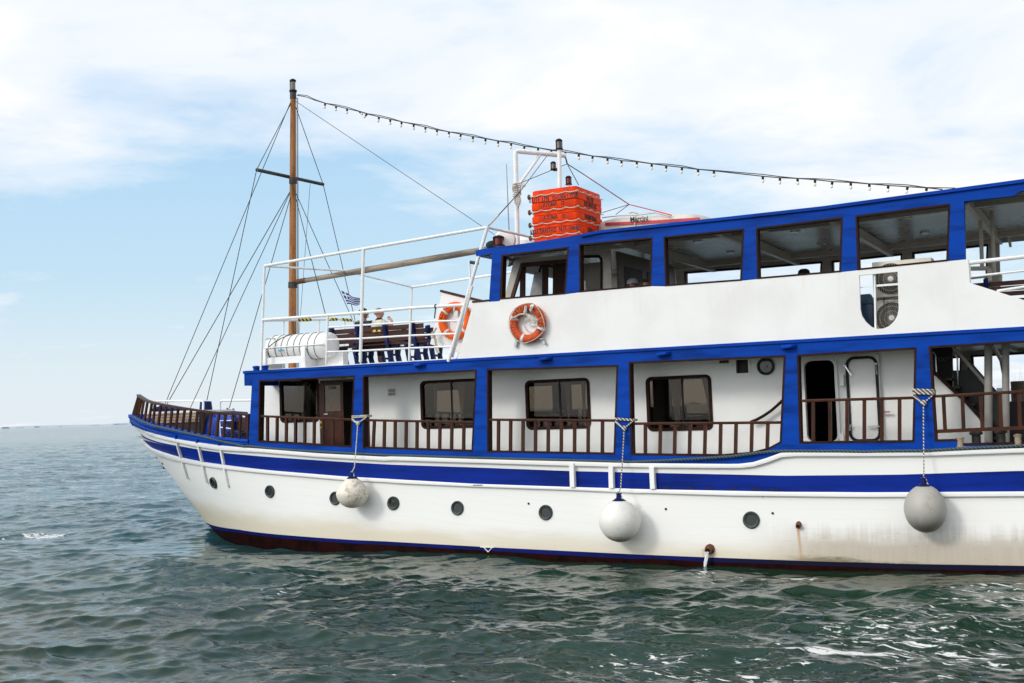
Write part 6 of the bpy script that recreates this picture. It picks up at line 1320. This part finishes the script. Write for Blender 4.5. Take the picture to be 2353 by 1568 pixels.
# ------------------------------------------------------------------ fenders and their ropes
def fender(label, z, xc, yt, yb, xl_, xr_, mat, pear, out=0.0):
    r = (onY(z,xr_,(yt+yb)/2,-.35).x-onY(z,xl_,(yt+yb)/2,-.35).x)/2*.93; r = r; zc2 = 0
    top_ = onY(z,xc,yt,-r); bot_ = onY(z,xc,yb,-r); c = Vector((top_.x, -r-.045-out, (top_.z+bot_.z)/2)); hh = (top_.z-bot_.z)/2
    t = thing('ball_fender', label, 'fender', c, 'ball fenders along the hull'); mb = MB(); prof = []
    for i in range(25):
        a_ = math.pi*i/24; zz_ = -math.cos(a_)*hh; rr_ = r*math.sin(a_)*(1-pear*max(0, math.cos(math.pi-a_))*.55); prof.append((max(rr_,.004), zz_))
    mb.lathe(prof, c, (0,0,1), 36); mb.build('ball', mat, t, smooth=True, ang=80)
    m2 = MB(); m2.lathe([(r*.40*(1-pear*.2),hh*.90),(r*.24,hh*1.0),(r*.13,hh*1.08),(r*.12,hh*1.24),(r*.16,hh*1.28),(.02,hh*1.30)], c, (0,0,1), 16); m2.build('neck', 'dark_blue', t, smooth=True)
    return c+Vector((0,0,hh*1.27)), r
f1, r1_ = fender('small pear-shaped fender with brown scuffs beside the third porthole', H2, 1993, 468, 738, 1866, 2115, 'fender_scuffed', .55)
f2, r2_ = fender('large clean white ball fender hanging below the middle blue posts', H3, 2060, 545, 912, 1880, 2240, 'fender_white', .10)
f3, r3_ = fender('largest, dirty grey ball fender hanging nearest the stern', H5, 853, 308, 612, 708, 1000, 'fender_grey', .06)
def fender_rope(label, z, wraps, kn, f, mat, r=.014):
    t = thing('fender_rope', label, 'rope', onY(z,*kn,-.05), 'ropes holding the fenders'); mb = MB()
    for (x0,y0,x1,y1) in wraps:
        a_, b_ = onY(z,x0,y0,-.02), onY(z,x1,y1,-.02); mb.tube([a_+Vector((-.01,.19,0)), a_+Vector((-.012,.01,0)), a_+Vector((.01,-.01,0)), b_+Vector((-.01,-.01,0)), b_+Vector((.012,.01,0)), b_+Vector((.01,.19,0))], r, 6)
    k = onY(z,*kn,-.045); a_, b_ = onY(z,wraps[-1][0],wraps[-1][1]+8,-.03), onY(z,wraps[-1][2],wraps[-1][3]+8,-.03)
    for d_ in (0,.03): mb.tube([a_+Vector((0,0,-d_)), a_.lerp(k,.6)+Vector((0,-.01,-d_*.6)), k+Vector((0,0,-d_*.4))], r, 6)
    mb.tube([b_, k], r, 6); mb.ball(k, (.05,.035,.055), 8); mb.build('lashing', mat, t, smooth=True)
    m2 = MB(); e = f; m2.tube([k, Vector((k.x*.6+e.x*.4, -.13, k.z*.7+e.z*.3)), Vector((e.x, e.y*.75, e.z+.12)), e], r*.8, 6); m2.tube([e+Vector((-.03,0,-.02)), e+Vector((0,-.03,.03)), e+Vector((.04,0,-.02)), e+Vector((.07,-.02,-.10))], r*.8, 6); m2.build('line', mat, t, smooth=True)
fender_rope('pale rope knotted round the second blue post above the small fender', W1, [(1026,515,1160,508),(1026,530,1160,520)], (1080,583), f1, 'rope_white')
fender_rope('striped rope round the middle blue post holding the clean white fender', Z6, [(25,892,228,908),(27,906,228,918)], (128,1010), f2, 'rope_striped')
fender_rope('thick striped rope wound four times round the aft blue post', Z7, [(1303,592,1490,598),(1303,606,1490,612),(1303,619,1490,625),(1304,632,1490,638)], (1398,722), f3, 'rope_striped', .013)
# green mooring line lying along the bulwark
pts = [on_hull(BW,x,y,.05) for x,y in ((100,480),(250,560),(450,635),(700,690),(900,735),(1150,790),(1400,845),(1650,910),(1900,960),(2110,990))]
pts += [onY(H2,x,y,-.05) for x,y in ((1050,208),(1250,222),(1500,241),(1800,258),(2100,272),(2352,286))]+[onY(H3,x,y,-.055) for x,y in ((200,168),(500,178),(800,188),(1200,198),(1640,209),(2100,222))]+[onY(H4,x,y,-.06) for x,y in ((0,248),(300,238),(650,218),(1000,195),(1250,162),(1400,147),(1550,143),(1900,145),(2300,150))]+[onY(H5,x,y,-.07) for x,y in ((300,94),(600,95),(850,94),(1050,82),(1450,62),(1700,55))]
pts.sort(key=lambda p: p.x); mb = MB(); mb.tube(pts, .026, 7); tag(mb.build('mooring_line', 'rope_green', smooth=True, loc=pts[0]), 'grey-green mooring line draped along the blue bulwark above the white strake', 'rope')
# cooling water running from the rusty outlet
p = on_hull(H4,785,1105)+Vector((0,-.11,0)); e = onY(H4,748,1300,p.y-.10); wj = thing('cooling_water', 'thin stream of water pouring from the rusty outlet pipe', 'water jet', e); rng = random.Random(5); mb = MB()
for k in range(7):
    o_ = Vector((rng.uniform(-.03,.03),rng.uniform(-.02,.02),0)); pts = [p.lerp(e, s_)+o_*(1.2-.8*s_)+Vector((rng.uniform(-.008,.008),0,.10*s_*(1-s_))) for s_ in np.linspace(0,1,9)]; mb.tube(pts, [.010+.006*rng.random() for _ in range(9)], 5)
mb.build('stream', 'wet_water', wj, smooth=True)
# ------------------------------------------------------------------ air conditioners and bin on the upper side deck
def ac_unit(label, xa, xb2, zt2, zb3, hub):
    y0 = .50; t = thing('ac_unit', label, 'air conditioner', ((xa+xb2)/2, y0+.17, zb3), 'stacked outdoor air conditioners'); mb = MB(); mb.box((xa,y0,zb3),(xb2,y0+.34,zt2)); mb.build('casing', 'ac_cream', t, bevel=.012)
    h = onY(Z5,*hub,y0); R_ = (zt2-zb3)*.44; mb = MB(); mb.lathe([(R_,.001),(R_,.006)], h, (0,-1,0), 40); mb.build('fan_recess', 'ac_dark', t)
    mb = MB()
    for k in range(34):
        a_ = 2*math.pi*k/34; mb.tube([h+Vector((q_*R_*math.cos(a_+.75*q_**1.3), -.018-.012*(1-q_), q_*R_*math.sin(a_+.75*q_**1.3))) for q_ in (.16,.36,.56,.78,1.0)], .0022, 4)
    for q_ in (.45,.75,1.0): mb.tube([h+Vector((q_*R_*math.cos(t_), -.018, q_*R_*math.sin(t_))) for t_ in np.linspace(0,2*math.pi,40)[:-1]], .004, 4, closed=True)
    mb.build('fan_grille', 'ac_cream', t); mb = MB(); mb.lathe([(R_*.17,.014),(R_*.17,.032),(R_*.12,.036)], h, (0,-1,0), 24); mb.build('hub', 'panel_white', t, smooth=True)
A0 = onY(Z5,1112,697,.5); A1 = onY(Z5,1597,652,.5); zmid = onY(Z5,1240,985,.5).z; xa, xb2 = A0.x, A1.x; zt2 = (A0.z+A1.z)/2
ac_unit('upper outdoor air conditioner whose top shows over the white side panel', xa, xb2, zt2, zmid+.02, (1267,830))
ac_unit('lower outdoor air conditioner with its fan in the rounded cut-out', xa, xb2, zmid-.03, zmid-.03-(zt2-zmid-.02), (1277,1148))
mb = MB(); mb.bar(onY(Z5,1150,1002,.44), onY(Z5,1420,985,.44), .02); mb.bar(onY(Z5,1210,975,.42), onY(Z5,1212,1220,.42), .016); mb.ball(onY(Z5,1210,995,.42), .03, 8); mb.build('valve_pipe', 'dark_iron', boat)
a = onY(Z5,985,1040,.55); b = onY(Z5,1122,1040,.55); zl_ = onY(Z5,1080,948,.55).z; bn_ = thing('waste_bin', 'dark blue waste bin with a swing lid behind the rounded cut-out', 'waste bin', ((a.x+b.x)/2,.72,UZ)); w2 = (b.x-a.x)/2; cx_ = (a.x+b.x)/2
def frustum(mb, w0, w1, z0, z1, y=.72): mb.add([(cx_+sx*w, y+sy*w, z) for w, z in ((w0,z0),(w1,z1)) for sx, sy in ((-1,-1),(1,-1),(1,1),(-1,1))], [(0,3,2,1),(4,5,6,7),(0,1,5,4),(1,2,6,5),(2,3,7,6),(3,0,4,7)])
mb = MB(); frustum(mb, w2*.78, w2*.96, UZ, a.z); mb.build('body', 'bin_blue', bn_, bevel=.015); mb = MB(); frustum(mb, w2*1.02, w2*1.02, a.z+.001, a.z+.04); frustum(mb, w2*.98, w2*.55, a.z+.041, zl_); mb.build('lid', 'bin_lid', bn_, bevel=.012)
# ------------------------------------------------------------------ open aft upper deck
ar = pipe([onY(R5,188,1026,.05), onY(R5,843,950,.05), onY(R5,2200,790,.05)], .036, 'aft_railing')
for pts, r in (([(190,1000),(195,1262)],.02), ([(205,1192),(843,1120),(2200,960)],.02), ([(520,1365),(843,1315),(2200,1130)],.024)): pipe([onY(R5,x,y,.05) for x,y in pts], r, 'rail_bar', parent=ar)
for pts, r in (([(316,300),(342,1085)],.036), ([(458,400),(488,1150)],.034)): pipe([onY(R5,x,y,2.2) for x,y in pts], r, 'stair_pole', 'beam_paint')
pipe([onY(R5,120,1098,1.9), onY(R5,420,1092,1.9), onY(R5,428,1110,1.9), onY(R5,428,1240,1.9)], .040, 'stair_hoop', 'beam_paint'); pipe([onY(R5,190,1205,2.6), onY(R5,540,1165,2.6), onY(R5,560,1180,2.6), onY(R5,560,1300,2.6)], .036, 'stair_hoop', 'beam_paint')
p = onY(R5,650,640,5.6); mb = MB(); mb.bar(onY(R5,645,635,5.4), onY(R5,682,815,5.9), .05, .10, up=(0,1,0)); mb.build('roof_bracket', 'beam_paint', boat)
p = onY(Z5,215,430,.5); mb = MB(); mb.box((p.x-.06,.3,p.z-.05),(p.x+.12,.6,p.z+.05)); mb.build('loudspeaker', 'beam_paint', boat)
# vertical ventilator on the far side of the aft main deck
p = onY(R6,1315,680,5.2); mb = MB(); mb.lathe([(.16,-1.4),(.16,onY(R6,1315,615,5.2).z-p.z),(.12,onY(R6,1315,612,5.2).z-p.z)], p, (0,0,1), 16); mb.build('deck_ventilator', 'pale_wood', boat, smooth=True)
# ------------------------------------------------------------------ ships far off in the harbour
def far_ship(label, z, x0, x1, ys, yd, yw, masts, mat, dist, house):
    a = onY(z,x0,yw,dist); b = onY(z,x1,yw,dist); a.z = b.z = 0; zd = onY(z,(x0+x1)/2,yd,dist).z; t = thing('far_ship', label, 'ship', ((a.x+b.x)/2, dist+6, 0), 'ships across the harbour'); w = (b.x-a.x); mb = MB()
    vs = [(a.x-w*.05,dist+6,zd*1.05),(a.x,dist+6,-.5),(a.x+w*.1,dist,-.5),(a.x+w*.08,dist-1,zd),(b.x,dist,-.5),(b.x,dist-1,zd),(b.x,dist+12,-.5),(b.x,dist+13,zd),(a.x+w*.1,dist+12,-.5),(a.x+w*.08,dist+13,zd)]
    mb.add(vs, [(0,1,2,3),(3,2,4,5),(5,4,6,7),(7,6,8,9),(9,8,1,0),(0,3,5,7,9)]); mb.build('hull', mat, t)
    for (h0,h1,hy) in house: p0_, p1_ = onY(z,h0,yd,dist+4), onY(z,h1,hy,dist+4); m2 = MB(); m2.box((p0_.x,dist+2,zd),(p1_.x,dist+9,p1_.z)); m2.build('superstructure', 'far_ship_white', t)
    for (m0,m1,my) in masts: p0_, p1_ = onY(z,m0,yd-20,dist+5), onY(z,m1,my,dist+5); m2 = MB(); m2.tube([p0_, p1_], [w*.006,w*.003], 6); m2.build('mast', 'grey_cloth', t)
far_ship('distant white ship with three tall masts, seen through the aft opening', R6, 1165, 1500, 0, 700, 742, [(1245,1215,470),(1262,1258,500),(1310,1330,432),(1365,1340,480)], 'far_ship_white', 260, [(1175,1262,612),(1290,1420,640)])
far_ship('distant blue-grey ferry low on the water beyond the aft pillars', R6, 1010, 1110, 0, 705, 738, [(1060,1062,640)], 'far_ship_blue', 300, [(1025,1095,662)])
